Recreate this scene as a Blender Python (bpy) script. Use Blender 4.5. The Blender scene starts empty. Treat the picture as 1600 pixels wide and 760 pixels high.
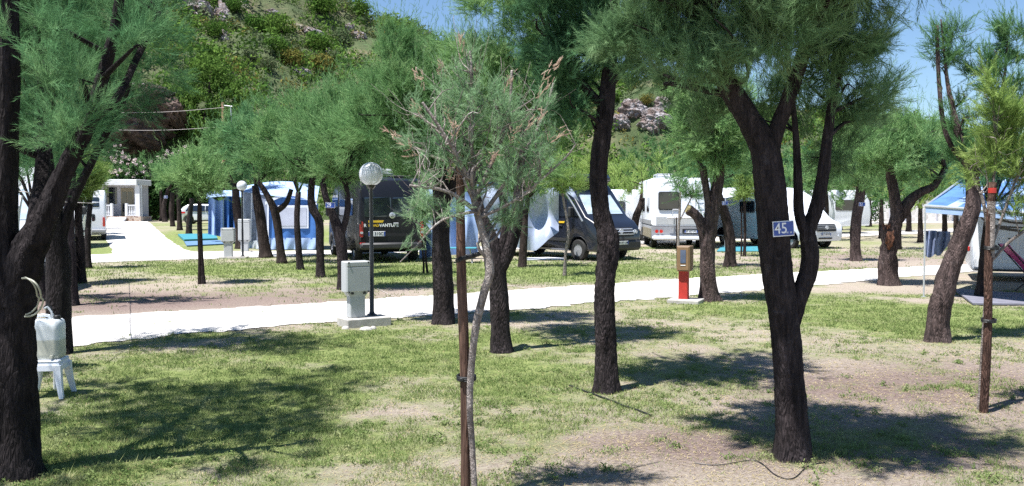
import bpy, math, random
import numpy as np
from mathutils import Vector, Matrix

# ------------------------------------------------------------------ camera, world, sun
SC = bpy.context.scene
COL = SC.collection
FPX = 1400.0                                   # focal length in photo pixels (photo is 1600 x 760)
PITCH = math.atan(60.0 / FPX)
CAMH = 1.8
cam_d = bpy.data.cameras.new('camera')
cam_d.sensor_width = 36.0
cam_d.lens = 36.0 * FPX / 1600.0
cam_d.clip_start = 0.1
cam_d.clip_end = 3000
cam = bpy.data.objects.new('camera', cam_d)
COL.objects.link(cam)
cam.location = (0, 0, CAMH)
cam.rotation_euler = (math.pi / 2 - PITCH, 0, 0)
SC.camera = cam

SUN_EL = math.radians(68)
SUN_AZ = math.atan2(0.76, 0.65)                # shadows fall towards +X, +Y
world = bpy.data.worlds.new('World')
SC.world = world
world.use_nodes = True
wn = world.node_tree
for n in list(wn.nodes):
    wn.nodes.remove(n)
sky = wn.nodes.new('ShaderNodeTexSky')
sky.sky_type = 'NISHITA'
sky.sun_disc = False
sky.sun_elevation = SUN_EL
sky.sun_rotation = math.pi + SUN_AZ
sky.air_density = 1.0
sky.dust_density = 0.0
sky.ozone_density = 6.0
bg = wn.nodes.new('ShaderNodeBackground')
bg.inputs['Strength'].default_value = 0.072
wo = wn.nodes.new('ShaderNodeOutputWorld')
wn.links.new(sky.outputs[0], bg.inputs['Color'])
wn.links.new(bg.outputs[0], wo.inputs['Surface'])

sun_d = bpy.data.lights.new('sun', 'SUN')
sun_d.energy = 5.0
sun_d.angle = math.radians(0.55)
sun_d.color = (1.0, 0.965, 0.93)
sun = bpy.data.objects.new('sun', sun_d)
COL.objects.link(sun)
sdir = Vector((math.cos(SUN_EL) * math.sin(SUN_AZ), math.cos(SUN_EL) * math.cos(SUN_AZ), -math.sin(SUN_EL)))
sun.rotation_euler = sdir.to_track_quat('-Z', 'Y').to_euler()
sun.location = (-10, -10, 30)

SC.view_settings.view_transform = 'Standard'
SC.view_settings.look = 'None'
SC.view_settings.exposure = 1.08
SC.view_settings.gamma = 1.0
SC.view_settings.use_curve_mapping = False
SC.cycles.max_bounces = 6
SC.cycles.diffuse_bounces = 3
SC.cycles.glossy_bounces = 2
SC.cycles.transmission_bounces = 4
SC.cycles.transparent_max_bounces = 8
SC.cycles.use_denoising = False

random.seed(7)
RNG = np.random.default_rng(11)

# ------------------------------------------------------------------ terrain height and pixel helpers
def sstep(a, b, x):
    t = np.clip((x - a) / (b - a), 0, 1)
    return t * t * (3 - 2 * t)

def _hash(ix, iy, seed):
    h = (ix.astype(np.int64) * 374761393 + iy.astype(np.int64) * 668265263 + seed * 974711) & 0x7fffffff
    h = ((h ^ (h >> 13)) * 1274126177) & 0x7fffffff
    return ((h ^ (h >> 16)) & 0xffff) / 65535.0

def vnoise(x, y, seed=0):
    x = np.asarray(x, float); y = np.asarray(y, float)
    ix = np.floor(x); iy = np.floor(y)
    fx = x - ix; fy = y - iy
    fx = fx * fx * (3 - 2 * fx); fy = fy * fy * (3 - 2 * fy)
    a = _hash(ix, iy, seed); b = _hash(ix + 1, iy, seed)
    c = _hash(ix, iy + 1, seed); d = _hash(ix + 1, iy + 1, seed)
    return (a + (b - a) * fx) * (1 - fy) + (c + (d - c) * fx) * fy

def fbm(x, y, seed=0, octv=4):
    s = 0.0; a = 0.5; t = 0.0
    for o in range(octv):
        s = s + a * vnoise(np.asarray(x) * 2 ** o, np.asarray(y) * 2 ** o, seed + o * 17)
        t += a; a *= 0.5
    return s / t

def gz(x, y):
    """ground height"""
    return 0.3 * sstep(40, 65, np.asarray(y, float)) + 0.03 * (fbm(np.asarray(x) * .35, np.asarray(y) * .35, 5, 3) - .5) * sstep(3, 6, np.asarray(y, float))

CP, SP_ = math.cos(PITCH), math.sin(PITCH)
def ray(x, y):
    dx = (x - 800.0) / FPX
    dy = (380.0 - y) / FPX
    return np.array([dx, CP + dy * SP_, -SP_ + dy * CP])

def at(x, y, Y):
    """point seen at pixel x, y standing at distance Y"""
    d = ray(x, y); t = Y / d[1]
    return Vector((d[0] * t, Y, CAMH + d[2] * t))

def P(x, y):
    """ground point seen at pixel x, y"""
    d = ray(x, y)
    z = 0.0
    for _ in range(12):
        t = (z - CAMH) / d[2]
        z = float(gz(d[0] * t, d[1] * t))
    t = (z - CAMH) / d[2]
    return Vector((d[0] * t, d[1] * t, z))

# ------------------------------------------------------------------ object helpers
def tag(o, label=None, cat=None, group=None, kind=None):
    if label: o['label'] = label
    if cat: o['category'] = cat
    if group: o['group'] = group
    if kind: o['kind'] = kind
    return o

def thing(name, label, cat, loc=(0, 0, 0), rz=0.0, group=None):
    o = bpy.data.objects.new(name, None)
    o.empty_display_size = 0.2
    COL.objects.link(o)
    o.location = loc
    o.rotation_euler = (0, 0, rz)
    return tag(o, label, cat, group)

def copy_tree(o, parent=None):
    c = o.copy(); COL.objects.link(c)
    if parent is not None:
        c.parent = parent
    for ch in list(o.children):
        copy_tree(ch, c)
    return c

def np_mesh(name, V, F):
    V = np.asarray(V, np.float32); F = np.asarray(F, np.int32)
    k = F.shape[1]
    me = bpy.data.meshes.new(name)
    me.vertices.add(len(V)); me.vertices.foreach_set('co', V.ravel())
    me.loops.add(F.size); me.loops.foreach_set('vertex_index', F.ravel())
    me.polygons.add(len(F))
    me.polygons.foreach_set('loop_start', np.arange(0, F.size, k, dtype=np.int32))
    me.polygons.foreach_set('loop_total', np.full(len(F), k, np.int32))
    me.update(calc_edges=True)
    return me

def link(name, me, mat, parent=None, smooth=False):
    o = bpy.data.objects.new(name, me)
    COL.objects.link(o)
    if mat is not None:
        me.materials.append(mat)
    if smooth:
        me.polygons.foreach_set('use_smooth', np.ones(len(me.polygons), bool))
    if parent is not None:
        o.parent = parent
    return o

class MB:
    """collects primitives and builds ONE mesh"""
    def __init__(s):
        s.v = []; s.f = []
    def add(s, vs, fs):
        n = len(s.v)
        s.v.extend([tuple(p) for p in vs])
        s.f.extend([tuple(i + n for i in f) for f in fs])
        return s
    def box(s, c, size, rot=None, bev=0.0):
        hx, hy, hz = size[0] / 2, size[1] / 2, size[2] / 2
        b = min(bev, hx * .9, hy * .9, hz * .9)
        M = rot if rot is not None else Matrix.Identity(3)
        c = Vector(c)
        if b <= 0:
            vs = [c + M @ Vector((sx * hx, sy * hy, sz * hz)) for sx in (-1, 1) for sy in (-1, 1) for sz in (-1, 1)]
            return s.add(vs, [(0, 1, 3, 2), (4, 6, 7, 5), (0, 4, 5, 1), (2, 3, 7, 6), (0, 2, 6, 4), (1, 5, 7, 3)])
        # chamfered box: 24 vertices
        idx = {}; vs = []
        for sx in (-1, 1):
            for sy in (-1, 1):
                for sz in (-1, 1):
                    for a in range(3):
                        q = [sx * (hx - b), sy * (hy - b), sz * (hz - b)]
                        q[a] = (sx * hx, sy * hy, sz * hz)[a]
                        idx[(sx, sy, sz, a)] = len(vs); vs.append(c + M @ Vector(q))
        fs = []
        for sx in (-1, 1):
            for sy in (-1, 1):
                for sz in (-1, 1):
                    fs.append(tuple(idx[(sx, sy, sz, a)] for a in range(3)))
        for a in range(3):
            o1, o2 = [k for k in range(3) if k != a]
            for sa in (-1, 1):
                cyc = []
                for (p, q) in ((-1, -1), (1, -1), (1, 1), (-1, 1)):
                    t = [0, 0, 0]; t[a] = sa; t[o1] = p; t[o2] = q
                    cyc.append(idx[(*t, a)])
                fs.append(tuple(cyc))
            for p in (-1, 1):
                for q in (-1, 1):
                    t1 = [0, 0, 0]; t2 = [0, 0, 0]
                    t1[a] = -1; t2[a] = 1
                    t1[o1] = t2[o1] = p; t1[o2] = t2[o2] = q
                    fs.append((idx[(*t1, o1)], idx[(*t2, o1)], idx[(*t2, o2)], idx[(*t1, o2)]))
        return s.add(vs, fs)
    def tube(s, pts, rads, n=8, cap=True):
        pts = [Vector(p) for p in pts]
        if not hasattr(rads, '__len__'): rads = [rads] * len(pts)
        rings = []; prev = None
        for i, p in enumerate(pts):
            t = (pts[min(i + 1, len(pts) - 1)] - pts[max(i - 1, 0)])
            if t.length < 1e-9: t = Vector((0, 0, 1))
            t.normalize()
            if prev is None:
                u = t.orthogonal().normalized()
            else:
                u = (prev - t * prev.dot(t))
                u = u.normalized() if u.length > 1e-6 else t.orthogonal().normalized()
            prev = u; w = t.cross(u)
            rings.append([p + (u * math.cos(2 * math.pi * k / n) + w * math.sin(2 * math.pi * k / n)) * rads[i] for k in range(n)])
        vs = [q for r in rings for q in r]; fs = []
        for i in range(len(pts) - 1):
            for k in range(n):
                fs.append((i * n + k, i * n + (k + 1) % n, (i + 1) * n + (k + 1) % n, (i + 1) * n + k))
        if cap:
            fs.append(tuple(range(n - 1, -1, -1))); fs.append(tuple(range(len(vs) - n, len(vs))))
        return s.add(vs, fs)
    def lathe(s, prof, c=(0, 0, 0), n=20, axis='z', ring=False):
        c = Vector(c); vs = []; fs = []
        for (r, z) in prof:
            for k in range(n):
                a = 2 * math.pi * k / n
                p = (r * math.cos(a), r * math.sin(a), z)
                if axis == 'x': p = (z, p[0], p[1])
                if axis == 'y': p = (p[0], z, p[1])
                vs.append(c + Vector(p))
        m = len(prof)
        for i in range(m if ring else m - 1):
            j = (i + 1) % m
            for k in range(n):
                fs.append((i * n + k, i * n + (k + 1) % n, j * n + (k + 1) % n, j * n + k))
        if not ring:
            fs.append(tuple(range(n - 1, -1, -1))); fs.append(tuple(range((m - 1) * n, m * n)))
        return s.add(vs, fs)
    def slab(s, A, B):
        """closed solid between two equal polygons A and B"""
        n = len(A)
        fs = [tuple(range(n - 1, -1, -1)), tuple(range(n, 2 * n))]
        for k in range(n):
            fs.append((k, (k + 1) % n, n + (k + 1) % n, n + k))
        return s.add(list(A) + list(B), fs)
    def grid(s, fn, nu, nv, thick=None):
        """fn(u, v) -> point; optional thickness vector makes it a closed sheet"""
        base = len(s.v)
        vs = [Vector(fn(i / nu, j / nv)) for j in range(nv + 1) for i in range(nu + 1)]
        fs = [(j * (nu + 1) + i, j * (nu + 1) + i + 1, (j + 1) * (nu + 1) + i + 1, (j + 1) * (nu + 1) + i) for j in range(nv) for i in range(nu)]
        s.add(vs, fs)
        if thick is not None:
            t = Vector(thick); m = len(vs)
            s.add([p + t for p in vs], [tuple(reversed(f)) for f in fs])
            edge = [i for i in range(nu + 1)] + [j * (nu + 1) + nu for j in range(1, nv + 1)] + [nv * (nu + 1) + i for i in range(nu - 1, -1, -1)] + [j * (nu + 1) for j in range(nv - 1, 0, -1)]
            for k in range(len(edge)):
                a, b = edge[k], edge[(k + 1) % len(edge)]
                s.f.append((base + a, base + m + a, base + m + b, base + b))
        return s
    def build(s, name, mat, parent=None, smooth=False, loc=None):
        me = bpy.data.meshes.new(name)
        me.from_pydata([tuple(p) for p in s.v], [], s.f)
        me.update()
        import bmesh
        bm = bmesh.new(); bm.from_mesh(me)
        bmesh.ops.recalc_face_normals(bm, faces=bm.faces)
        bm.to_mesh(me); bm.free()
        o = link(name, me, mat, parent)
        if smooth:
            me.polygons.foreach_set('use_smooth', np.ones(len(me.polygons), bool))
            try:
                me.set_sharp_from_angle(angle=math.radians(38))
            except Exception:
                pass
        if loc is not None: o.location = loc
        return o

def text_obj(body, size, mat, M, parent, name='lettering', extr=0.0015, spacing=1.0, bold=0.0, xscale=1.0):
    cu = bpy.data.curves.new('lettering', 'FONT')
    cu.body = body; cu.size = size; cu.extrude = extr; cu.align_x = 'CENTER'; cu.align_y = 'CENTER'
    cu.space_character = spacing; cu.offset = bold
    tmp = bpy.data.objects.new('tmp', cu); COL.objects.link(tmp)
    dg = bpy.context.evaluated_depsgraph_get()
    me = bpy.data.meshes.new_from_object(tmp.evaluated_get(dg))
    bpy.data.objects.remove(tmp)
    me.name = name
    me.transform(Matrix.Diagonal((xscale, 1, 1, 1)))
    me.transform(M)
    me.materials.clear()
    return link(name, me, mat, parent)

# ------------------------------------------------------------------ materials
def newmat(name):
    m = bpy.data.materials.new(name); m.use_nodes = True
    nt = m.node_tree
    b = nt.nodes['Principled BSDF']
    return m, nt, b

def nd(nt, t, **kw):
    n = nt.nodes.new(t)
    for k, v in kw.items():
        if k in n.inputs: n.inputs[k].default_value = v
        else: setattr(n, k, v)
    return n

def ramp(nt, stops):
    r = nt.nodes.new('ShaderNodeValToRGB')
    e = r.color_ramp.elements
    while len(e) > 1: e.remove(e[-1])
    e[0].position = stops[0][0]; e[0].color = (*stops[0][1], 1)
    for p, c in stops[1:]:
        k = e.new(p); k.color = (*c, 1)
    return r

def simple(name, col, rough=0.6, metal=0.0, var=0.12, scale=8.0, bump=0.0, bscale=60.0, coat=0.0, spec=0.5, stretch=(1, 1, 1)):
    m, nt, b = newmat(name)
    tc = nd(nt, 'ShaderNodeTexCoord'); mp = nd(nt, 'ShaderNodeMapping')
    mp.inputs['Scale'].default_value = stretch
    nt.links.new(tc.outputs['Object'], mp.inputs['Vector'])
    nz = nd(nt, 'ShaderNodeTexNoise', Scale=scale, Detail=5.0, Roughness=0.6)
    nt.links.new(mp.outputs[0], nz.inputs['Vector'])
    c1 = tuple(max(0, c * (1 - var)) for c in col); c2 = tuple(min(1, c * (1 + var)) for c in col)
    r = ramp(nt, [(0.3, c1), (0.7, c2)])
    nt.links.new(nz.outputs['Fac'], r.inputs['Fac'])
    nt.links.new(r.outputs['Color'], b.inputs['Base Color'])
    b.inputs['Roughness'].default_value = rough
    b.inputs['Metallic'].default_value = metal
    b.inputs['Coat Weight'].default_value = coat
    b.inputs['Specular IOR Level'].default_value = spec
    if bump > 0:
        n2 = nd(nt, 'ShaderNodeTexNoise', Scale=bscale, Detail=6.0, Roughness=0.65)
        nt.links.new(mp.outputs[0], n2.inputs['Vector'])
        bp = nd(nt, 'ShaderNodeBump', Strength=bump, Distance=0.01)
        nt.links.new(n2.outputs['Fac'], bp.inputs['Height'])
        nt.links.new(bp.outputs[0], b.inputs['Normal'])
    return m

def bark_mat(name, dark, light, zs=0.22, scale=21, bump=0.9):
    m, nt, b = newmat(name)
    tc = nd(nt, 'ShaderNodeTexCoord'); mp = nd(nt, 'ShaderNodeMapping')
    mp.inputs['Scale'].default_value = (1, 1, zs)
    nt.links.new(tc.outputs['Object'], mp.inputs['Vector'])
    n1 = nd(nt, 'ShaderNodeTexNoise', Scale=scale, Detail=7.0, Roughness=0.7, Distortion=0.4)
    vo = nd(nt, 'ShaderNodeTexVoronoi', Scale=scale * 2.1); vo.feature = 'DISTANCE_TO_EDGE'
    n2 = nd(nt, 'ShaderNodeTexNoise', Scale=3.0, Detail=3.0)
    nt.links.new(mp.outputs[0], n1.inputs['Vector'])
    nw_ = nd(nt, 'ShaderNodeTexNoise', Scale=6.0, Detail=3.0); nt.links.new(mp.outputs[0], nw_.inputs['Vector'])
    va = nd(nt, 'ShaderNodeVectorMath', operation='MULTIPLY_ADD'); nt.links.new(nw_.outputs['Color'], va.inputs[0]); va.inputs[1].default_value = (.16, .16, .16); nt.links.new(mp.outputs[0], va.inputs[2])
    nt.links.new(va.outputs[0], vo.inputs['Vector'])
    nt.links.new(tc.outputs['Object'], n2.inputs['Vector'])
    r = ramp(nt, [(0.32, dark), (0.62, light), (0.8, tuple(min(1, c * 1.35) for c in light))])
    nt.links.new(n1.outputs['Fac'], r.inputs['Fac'])
    mx = nd(nt, 'ShaderNodeMix', data_type='RGBA', blend_type='MULTIPLY')
    mx.inputs[0].default_value = 0.8
    r2 = ramp(nt, [(0.3, (.6, .55, .52)), (0.7, (1.25, 1.22, 1.2))])
    nt.links.new(n2.outputs['Fac'], r2.inputs['Fac'])
    nt.links.new(r.outputs[0], mx.inputs[6]); nt.links.new(r2.outputs[0], mx.inputs[7])
    rc_ = ramp(nt, [(0.0, (.25, .22, .2)), (0.09, (1, 1, 1))])
    nt.links.new(vo.outputs['Distance'], rc_.inputs['Fac'])
    m3 = nd(nt, 'ShaderNodeMix', data_type='RGBA', blend_type='MULTIPLY'); m3.inputs[0].default_value = .5
    nt.links.new(mx.outputs[2], m3.inputs[6]); nt.links.new(rc_.outputs[0], m3.inputs[7])
    n4 = nd(nt, 'ShaderNodeTexNoise', Scale=5.5, Detail=6.0, Roughness=.8); nt.links.new(tc.outputs['Object'], n4.inputs['Vector'])
    r4 = ramp(nt, [(.60, (0, 0, 0)), (.70, (.55, .55, .55))]); nt.links.new(n4.outputs['Fac'], r4.inputs['Fac'])
    m4 = nd(nt, 'ShaderNodeMix', data_type='RGBA'); nt.links.new(r4.outputs[0], m4.inputs[0]); nt.links.new(m3.outputs[2], m4.inputs[6])
    m4.inputs[7].default_value = (min(1, light[0] * 1.9), min(1, light[1] * 2.1), min(1, light[2] * 2.1), 1)
    nt.links.new(m4.outputs[2], b.inputs['Base Color'])
    b.inputs['Roughness'].default_value = 0.92
    b.inputs['Specular IOR Level'].default_value = 0.2
    ma = nd(nt, 'ShaderNodeMath', operation='MULTIPLY_ADD')
    nt.links.new(vo.outputs['Distance'], ma.inputs[0]); ma.inputs[1].default_value = 1.2
    nt.links.new(n1.outputs['Fac'], ma.inputs[2])
    bp = nd(nt, 'ShaderNodeBump', Strength=bump, Distance=0.035)
    nt.links.new(ma.outputs[0], bp.inputs['Height'])
    nt.links.new(bp.outputs[0], b.inputs['Normal'])
    return m

def leaf_mat(name, c1, c2, c3, scale=2.5, trans=0.35, fine=0.0):
    m, nt, b = newmat(name)
    nt.nodes.remove(b)
    out = nt.nodes['Material Output']
    tc = nd(nt, 'ShaderNodeTexCoord')
    n1 = nd(nt, 'ShaderNodeTexNoise', Scale=scale, Detail=4.0, Roughness=0.7)
    nt.links.new(tc.outputs['Object'], n1.inputs['Vector'])
    r = ramp(nt, [(0.3, c1), (0.5, c2), (0.72, c3)])
    nt.links.new(n1.outputs['Fac'], r.inputs['Fac'])
    d = nd(nt, 'ShaderNodeBsdfDiffuse'); t = nd(nt, 'ShaderNodeBsdfTranslucent')
    mx = nd(nt, 'ShaderNodeMixShader'); mx.inputs[0].default_value = trans
    oi = nd(nt, 'ShaderNodeObjectInfo'); mr = nd(nt, 'ShaderNodeMapRange'); mr.inputs['To Min'].default_value = .80; mr.inputs['To Max'].default_value = 1.22
    nt.links.new(oi.outputs['Random'], mr.inputs['Value'])
    hs = nd(nt, 'ShaderNodeHueSaturation'); nt.links.new(mr.outputs[0], hs.inputs['Value']); nt.links.new(r.outputs[0], hs.inputs['Color'])
    mh_ = nd(nt, 'ShaderNodeMapRange'); mh_.inputs['To Min'].default_value = .512; mh_.inputs['To Max'].default_value = .485; nt.links.new(oi.outputs['Random'], mh_.inputs['Value']); nt.links.new(mh_.outputs[0], hs.inputs['Hue'])
    nt.links.new(hs.outputs[0], d.inputs['Color']); nt.links.new(hs.outputs[0], t.inputs['Color'])
    nt.links.new(d.outputs[0], mx.inputs[1]); nt.links.new(t.outputs[0], mx.inputs[2])
    nt.links.new(mx.outputs[0], out.inputs['Surface'])
    return m

def glass_mat(name, col, rough=0.06, trans=0.0):
    m, nt, b = newmat(name)
    b.inputs['Base Color'].default_value = (*col, 1)
    b.inputs['Roughness'].default_value = rough
    b.inputs['Specular IOR Level'].default_value = 0.9
    b.inputs['Coat Weight'].default_value = 0.5
    b.inputs['Transmission Weight'].default_value = trans
    nz = nd(nt, 'ShaderNodeTexNoise', Scale=3.0)
    r = ramp(nt, [(0.3, tuple(c * .8 for c in col)), (0.7, tuple(min(1, c * 1.2) for c in col))])
    nt.links.new(nz.outputs['Fac'], r.inputs['Fac']); nt.links.new(r.outputs[0], b.inputs['Base Color'])
    return m

M = {}
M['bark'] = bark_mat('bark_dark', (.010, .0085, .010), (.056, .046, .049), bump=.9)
M['bark_shade'] = bark_mat('bark_shaded_dark', (.006, .005, .006), (.032, .027, .029), bump=.9)  # bark colour darkened to carry the shade on the two left-edge trees
M['bark_lit'] = bark_mat('bark_sunlit_greyish_red', (.024, .019, .019), (.14, .106, .102), bump=.9)  # greyish red bark, with sunlight on the trunks put into the lighter colour
M['bark_far'] = bark_mat('bark_dark_far', (.013, .010, .010), (.06, .046, .042), scale=14, bump=.6)
M['bark_pale'] = bark_mat('bark_pale', (.10, .085, .075), (.36, .33, .31), zs=.8, scale=30, bump=.4)
M['bark_red'] = bark_mat('bark_reddish', (.035, .02, .016), (.15, .09, .07))
M['stake'] = bark_mat('stake_wood', (.05, .030, .024), (.19, .12, .09), zs=.06, scale=30, bump=.5)
M['wound'] = simple('wound_wood', (.13, .055, .03), .9, var=.85, scale=16, bump=.6, bscale=40)
M['leaf_blue'] = leaf_mat('needles_bluish', (.115, .22, .105), (.195, .325, .155), (.34, .46, .25), trans=.38)
M['leaf_green'] = leaf_mat('needles_green', (.09, .20, .08), (.17, .315, .125), (.30, .44, .20), trans=.38)
M['leaf_lime'] = leaf_mat('needles_yellowish', (.15, .25, .07), (.26, .38, .11), (.40, .49, .19), trans=.38)
M['leaf_deep'] = leaf_mat('needles_deep', (.055, .145, .07), (.11, .24, .11), (.20, .35, .16), trans=.38)
M['leaf_pale'] = leaf_mat('needles_glaucous', (.17, .31, .17), (.28, .43, .24), (.42, .55, .34), scale=4, trans=.38)
M['flower_dry'] = leaf_mat('dried_blossom', (.42, .31, .24), (.60, .47, .37), (.72, .60, .50), scale=9)
M['maquis_a'] = leaf_mat('maquis_leaf', (.035, .085, .02), (.075, .15, .03), (.13, .21, .045), scale=.22, trans=.25)
M['maquis_b'] = leaf_mat('maquis_olive_leaf', (.06, .09, .045), (.10, .135, .065), (.16, .19, .10), scale=.25, trans=.2)
M['maquis_c'] = leaf_mat('maquis_brown_leaf', (.10, .10, .03), (.16, .15, .04), (.22, .19, .06), scale=.25, trans=.2)
M['fig'] = leaf_mat('broad_leaf', (.06, .12, .025), (.11, .19, .04), (.19, .27, .07), scale=.8, trans=.3)
M['oleander_leaf'] = leaf_mat('oleander_leaf', (.02, .05, .015), (.04, .09, .03), (.07, .13, .04), scale=1)
M['blossom'] = leaf_mat('blossom_pink', (.55, .42, .42), (.70, .58, .58), (.8, .72, .7), scale=3)
M['grass'] = leaf_mat('grass_blade', (.11, .17, .055), (.20, .265, .095), (.36, .37, .20), scale=3.0, trans=.3)
M['black_paint'] = simple('black_paint', (.012, .012, .014), .35, var=.2, coat=.3)
M['van_dark'] = simple('dark_grey_paint', (.011, .014, .024), .32, var=.08, coat=.6)
M['van_black'] = simple('black_van_paint', (.006, .007, .012), .42, var=.1, coat=.15, spec=.35)
M['white_paint'] = simple('white_paint', (.78, .80, .83), .35, var=.03, coat=.3)
M['white_panel'] = simple('white_panel', (.70, .74, .80), .4, var=.04, scale=2, coat=.1)
M['silver_paint'] = simple('silver_paint', (.62, .64, .66), .35, .3, var=.03, coat=.4)
M['grey_plastic'] = simple('grey_plastic', (.40, .42, .43), .55, var=.06, scale=4, bump=.03)
M['dark_plastic'] = simple('dark_plastic', (.025, .026, .028), .6, var=.2)
M['grey_trim'] = simple('grey_trim', (.25, .26, .28), .5, var=.1)
M['tan_trim'] = simple('olive_skirt', (.23, .20, .14), .6, var=.15)
M['tyre'] = simple('tyre_rubber', (.018, .018, .018), .85, var=.2)
M['rim'] = simple('steel_rim', (.38, .39, .41), .4, .5, var=.1)
M['glass'] = glass_mat('dark_glass', (.012, .016, .022))
M['glass_sky'] = glass_mat('windscreen_sky_reflection', (.42, .52, .60), .25)  # pale blue base colour stands in for sky reflected in the windscreen
M['red_lamp'] = simple('red_lens', (.45, .015, .012), .2, var=.15, coat=.6)
M['orange_lamp'] = simple('amber_lens', (.7, .18, .02), .2, var=.15, coat=.6)
M['clear_lamp'] = simple('clear_lens', (.62, .66, .70), .15, var=.2, scale=30, coat=.8)
M['plate_white'] = simple('plate_white', (.78, .79, .80), .4, var=.03)
M['ink'] = simple('plate_ink', (.02, .02, .025), .5, var=.1)
M['yellow'] = simple('yellow_vinyl', (.75, .50, .03), .45, var=.08)
M['letter_white'] = simple('white_vinyl', (.82, .83, .84), .45, var=.02)
M['sign_blue'] = simple('sign_blue', (.02, .07, .33), .35, var=.15, scale=15, coat=.3)
M['concrete'] = simple('concrete', (.40, .385, .36), .9, var=.22, scale=9, bump=.35, bscale=70)
M['red_post'] = simple('red_enamel', (.42, .03, .022), .5, var=.2, scale=12, bump=.05)
M['bronze'] = simple('brown_enamel', (.20, .125, .065), .45, var=.15, scale=10, bump=.04)
M['pane_blue'] = glass_mat('cabinet_pane', (.06, .09, .16), .12)
M['tent_blue'] = simple('tent_blue', (.035, .13, .38), .75, var=.15, scale=3, bump=.15, bscale=12)
M['tent_pale'] = simple('tent_pale_blue', (.30, .42, .66), .7, var=.15, scale=3, bump=.15, bscale=10)
M['tent_grey'] = simple('tent_mesh_grey', (.16, .19, .27), .8, var=.3, scale=4)
M['tent_white'] = simple('tent_white', (.62, .66, .74), .7, var=.08, scale=4, bump=.1, bscale=12)
M['tent_window'] = simple('tent_window', (.40, .43, .52), .4, var=.15, scale=2)
M['tarp_silver'] = simple('tarp_silver', (.40, .46, .60), .42, .25, var=.15, scale=3, bump=.3, bscale=7)
M['mat_teal'] = simple('mat_turquoise', (.04, .22, .28), .7, var=.12, scale=5)
M['mat_blue'] = simple('mat_dull_blue', (.10, .19, .33), .75, var=.15, scale=5)
M['mat_grey'] = simple('mat_grey', (.16, .16, .20), .8, var=.2, scale=6)
M['canopy_blue'] = simple('awning_blue', (.07, .17, .40), .7, var=.25, scale=2.5)
M['denim'] = simple('denim_cloth', (.17, .21, .34), .85, var=.3, scale=10, bump=.3, bscale=25)
M['purple'] = simple('magenta_plastic', (.42, .03, .22), .4, var=.1)
M['alu'] = simple('aluminium', (.62, .64, .68), .35, .6, var=.08)
M['stool'] = simple('white_plastic', (.66, .70, .78), .4, var=.05, scale=5)
M['can'], nt_, b_ = newmat('jerrycan_plastic')
b_.inputs['Base Color'].default_value = (.70, .74, .72, 1)
b_.inputs['Roughness'].default_value = .45
b_.inputs['Subsurface Weight'].default_value = .0
b_.inputs['Subsurface Radius'].default_value = (.05, .05, .05)
_tc = nd(nt_, 'ShaderNodeTexCoord'); _sx = nd(nt_, 'ShaderNodeSeparateXYZ'); nt_.links.new(_tc.outputs['Object'], _sx.inputs[0])
_nz = nd(nt_, 'ShaderNodeTexNoise', Scale=9.0); _ma = nd(nt_, 'ShaderNodeMath', operation='MULTIPLY_ADD')
nt_.links.new(_nz.outputs['Fac'], _ma.inputs[0]); _ma.inputs[1].default_value = .03; nt_.links.new(_sx.outputs['Z'], _ma.inputs[2])
_r = ramp(nt_, [(0.0, (.50, .50, .42)), (.185, (.52, .53, .46)), (.20, (.72, .76, .78)), (1, (.74, .78, .80))])
nt_.links.new(_ma.outputs[0], _r.inputs['Fac']); nt_.links.new(_r.outputs[0], b_.inputs['Base Color'])
M['hose'] = simple('hose_rubber', (.30, .31, .24), .5, var=.15)
M['black_rubber'] = simple('black_rubber', (.012, .013, .014), .5, var=.2)
M['pipe'] = simple('pale_pipe', (.55, .58, .60), .4, var=.1)
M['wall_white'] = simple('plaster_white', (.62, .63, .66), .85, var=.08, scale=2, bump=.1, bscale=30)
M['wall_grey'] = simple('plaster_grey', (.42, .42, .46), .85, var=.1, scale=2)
M['wire'] = simple('pale_wire', (.55, .50, .48), .6)
M['wood_pole'] = simple('weathered_pole', (.30, .18, .11), .85, var=.25, stretch=(1, 1, .2))
M['leaf_litter'] = simple('fallen_twigs', (.16, .10, .06), .9, var=.4)
M['straw'] = leaf_mat('dry_grass', (.34, .27, .14), (.46, .38, .21), (.56, .48, .30), scale=3, trans=.2)

# lamp globe: thin clear acrylic
gm, nt_, b_ = newmat('globe_acrylic')
nt_.nodes.remove(b_)
_g = nd(nt_, 'ShaderNodeBsdfGlossy', Roughness=.35); _g.inputs['Color'].default_value = (.9, .95, 1, 1)
_t = nd(nt_, 'ShaderNodeBsdfTransparent'); _t.inputs['Color'].default_value = (.86, .9, .95, 1)
_d2 = nd(nt_, 'ShaderNodeBsdfTranslucent'); _d3 = nd(nt_, 'ShaderNodeBsdfDiffuse'); _d = nd(nt_, 'ShaderNodeAddShader'); nt_.links.new(_d2.outputs[0], _d.inputs[0]); nt_.links.new(_d3.outputs[0], _d.inputs[1]); _d2.inputs['Color'].default_value = (.25, .26, .28, 1); _d3.inputs['Color'].default_value = (.66, .68, .72, 1)
_m1 = nd(nt_, 'ShaderNodeMixShader'); _m1.inputs[0].default_value = .84
_m2 = nd(nt_, 'ShaderNodeMixShader'); _fr = nd(nt_, 'ShaderNodeFresnel', IOR=1.5)
nt_.links.new(_t.outputs[0], _m1.inputs[1]); nt_.links.new(_d.outputs[0], _m1.inputs[2])
nt_.links.new(_fr.outputs[0], _m2.inputs[0]); nt_.links.new(_m1.outputs[0], _m2.inputs[1]); nt_.links.new(_g.outputs[0], _m2.inputs[2])
nt_.links.new(_m2.outputs[0], nt_.nodes['Material Output'].inputs['Surface'])
M['globe'] = gm

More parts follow.
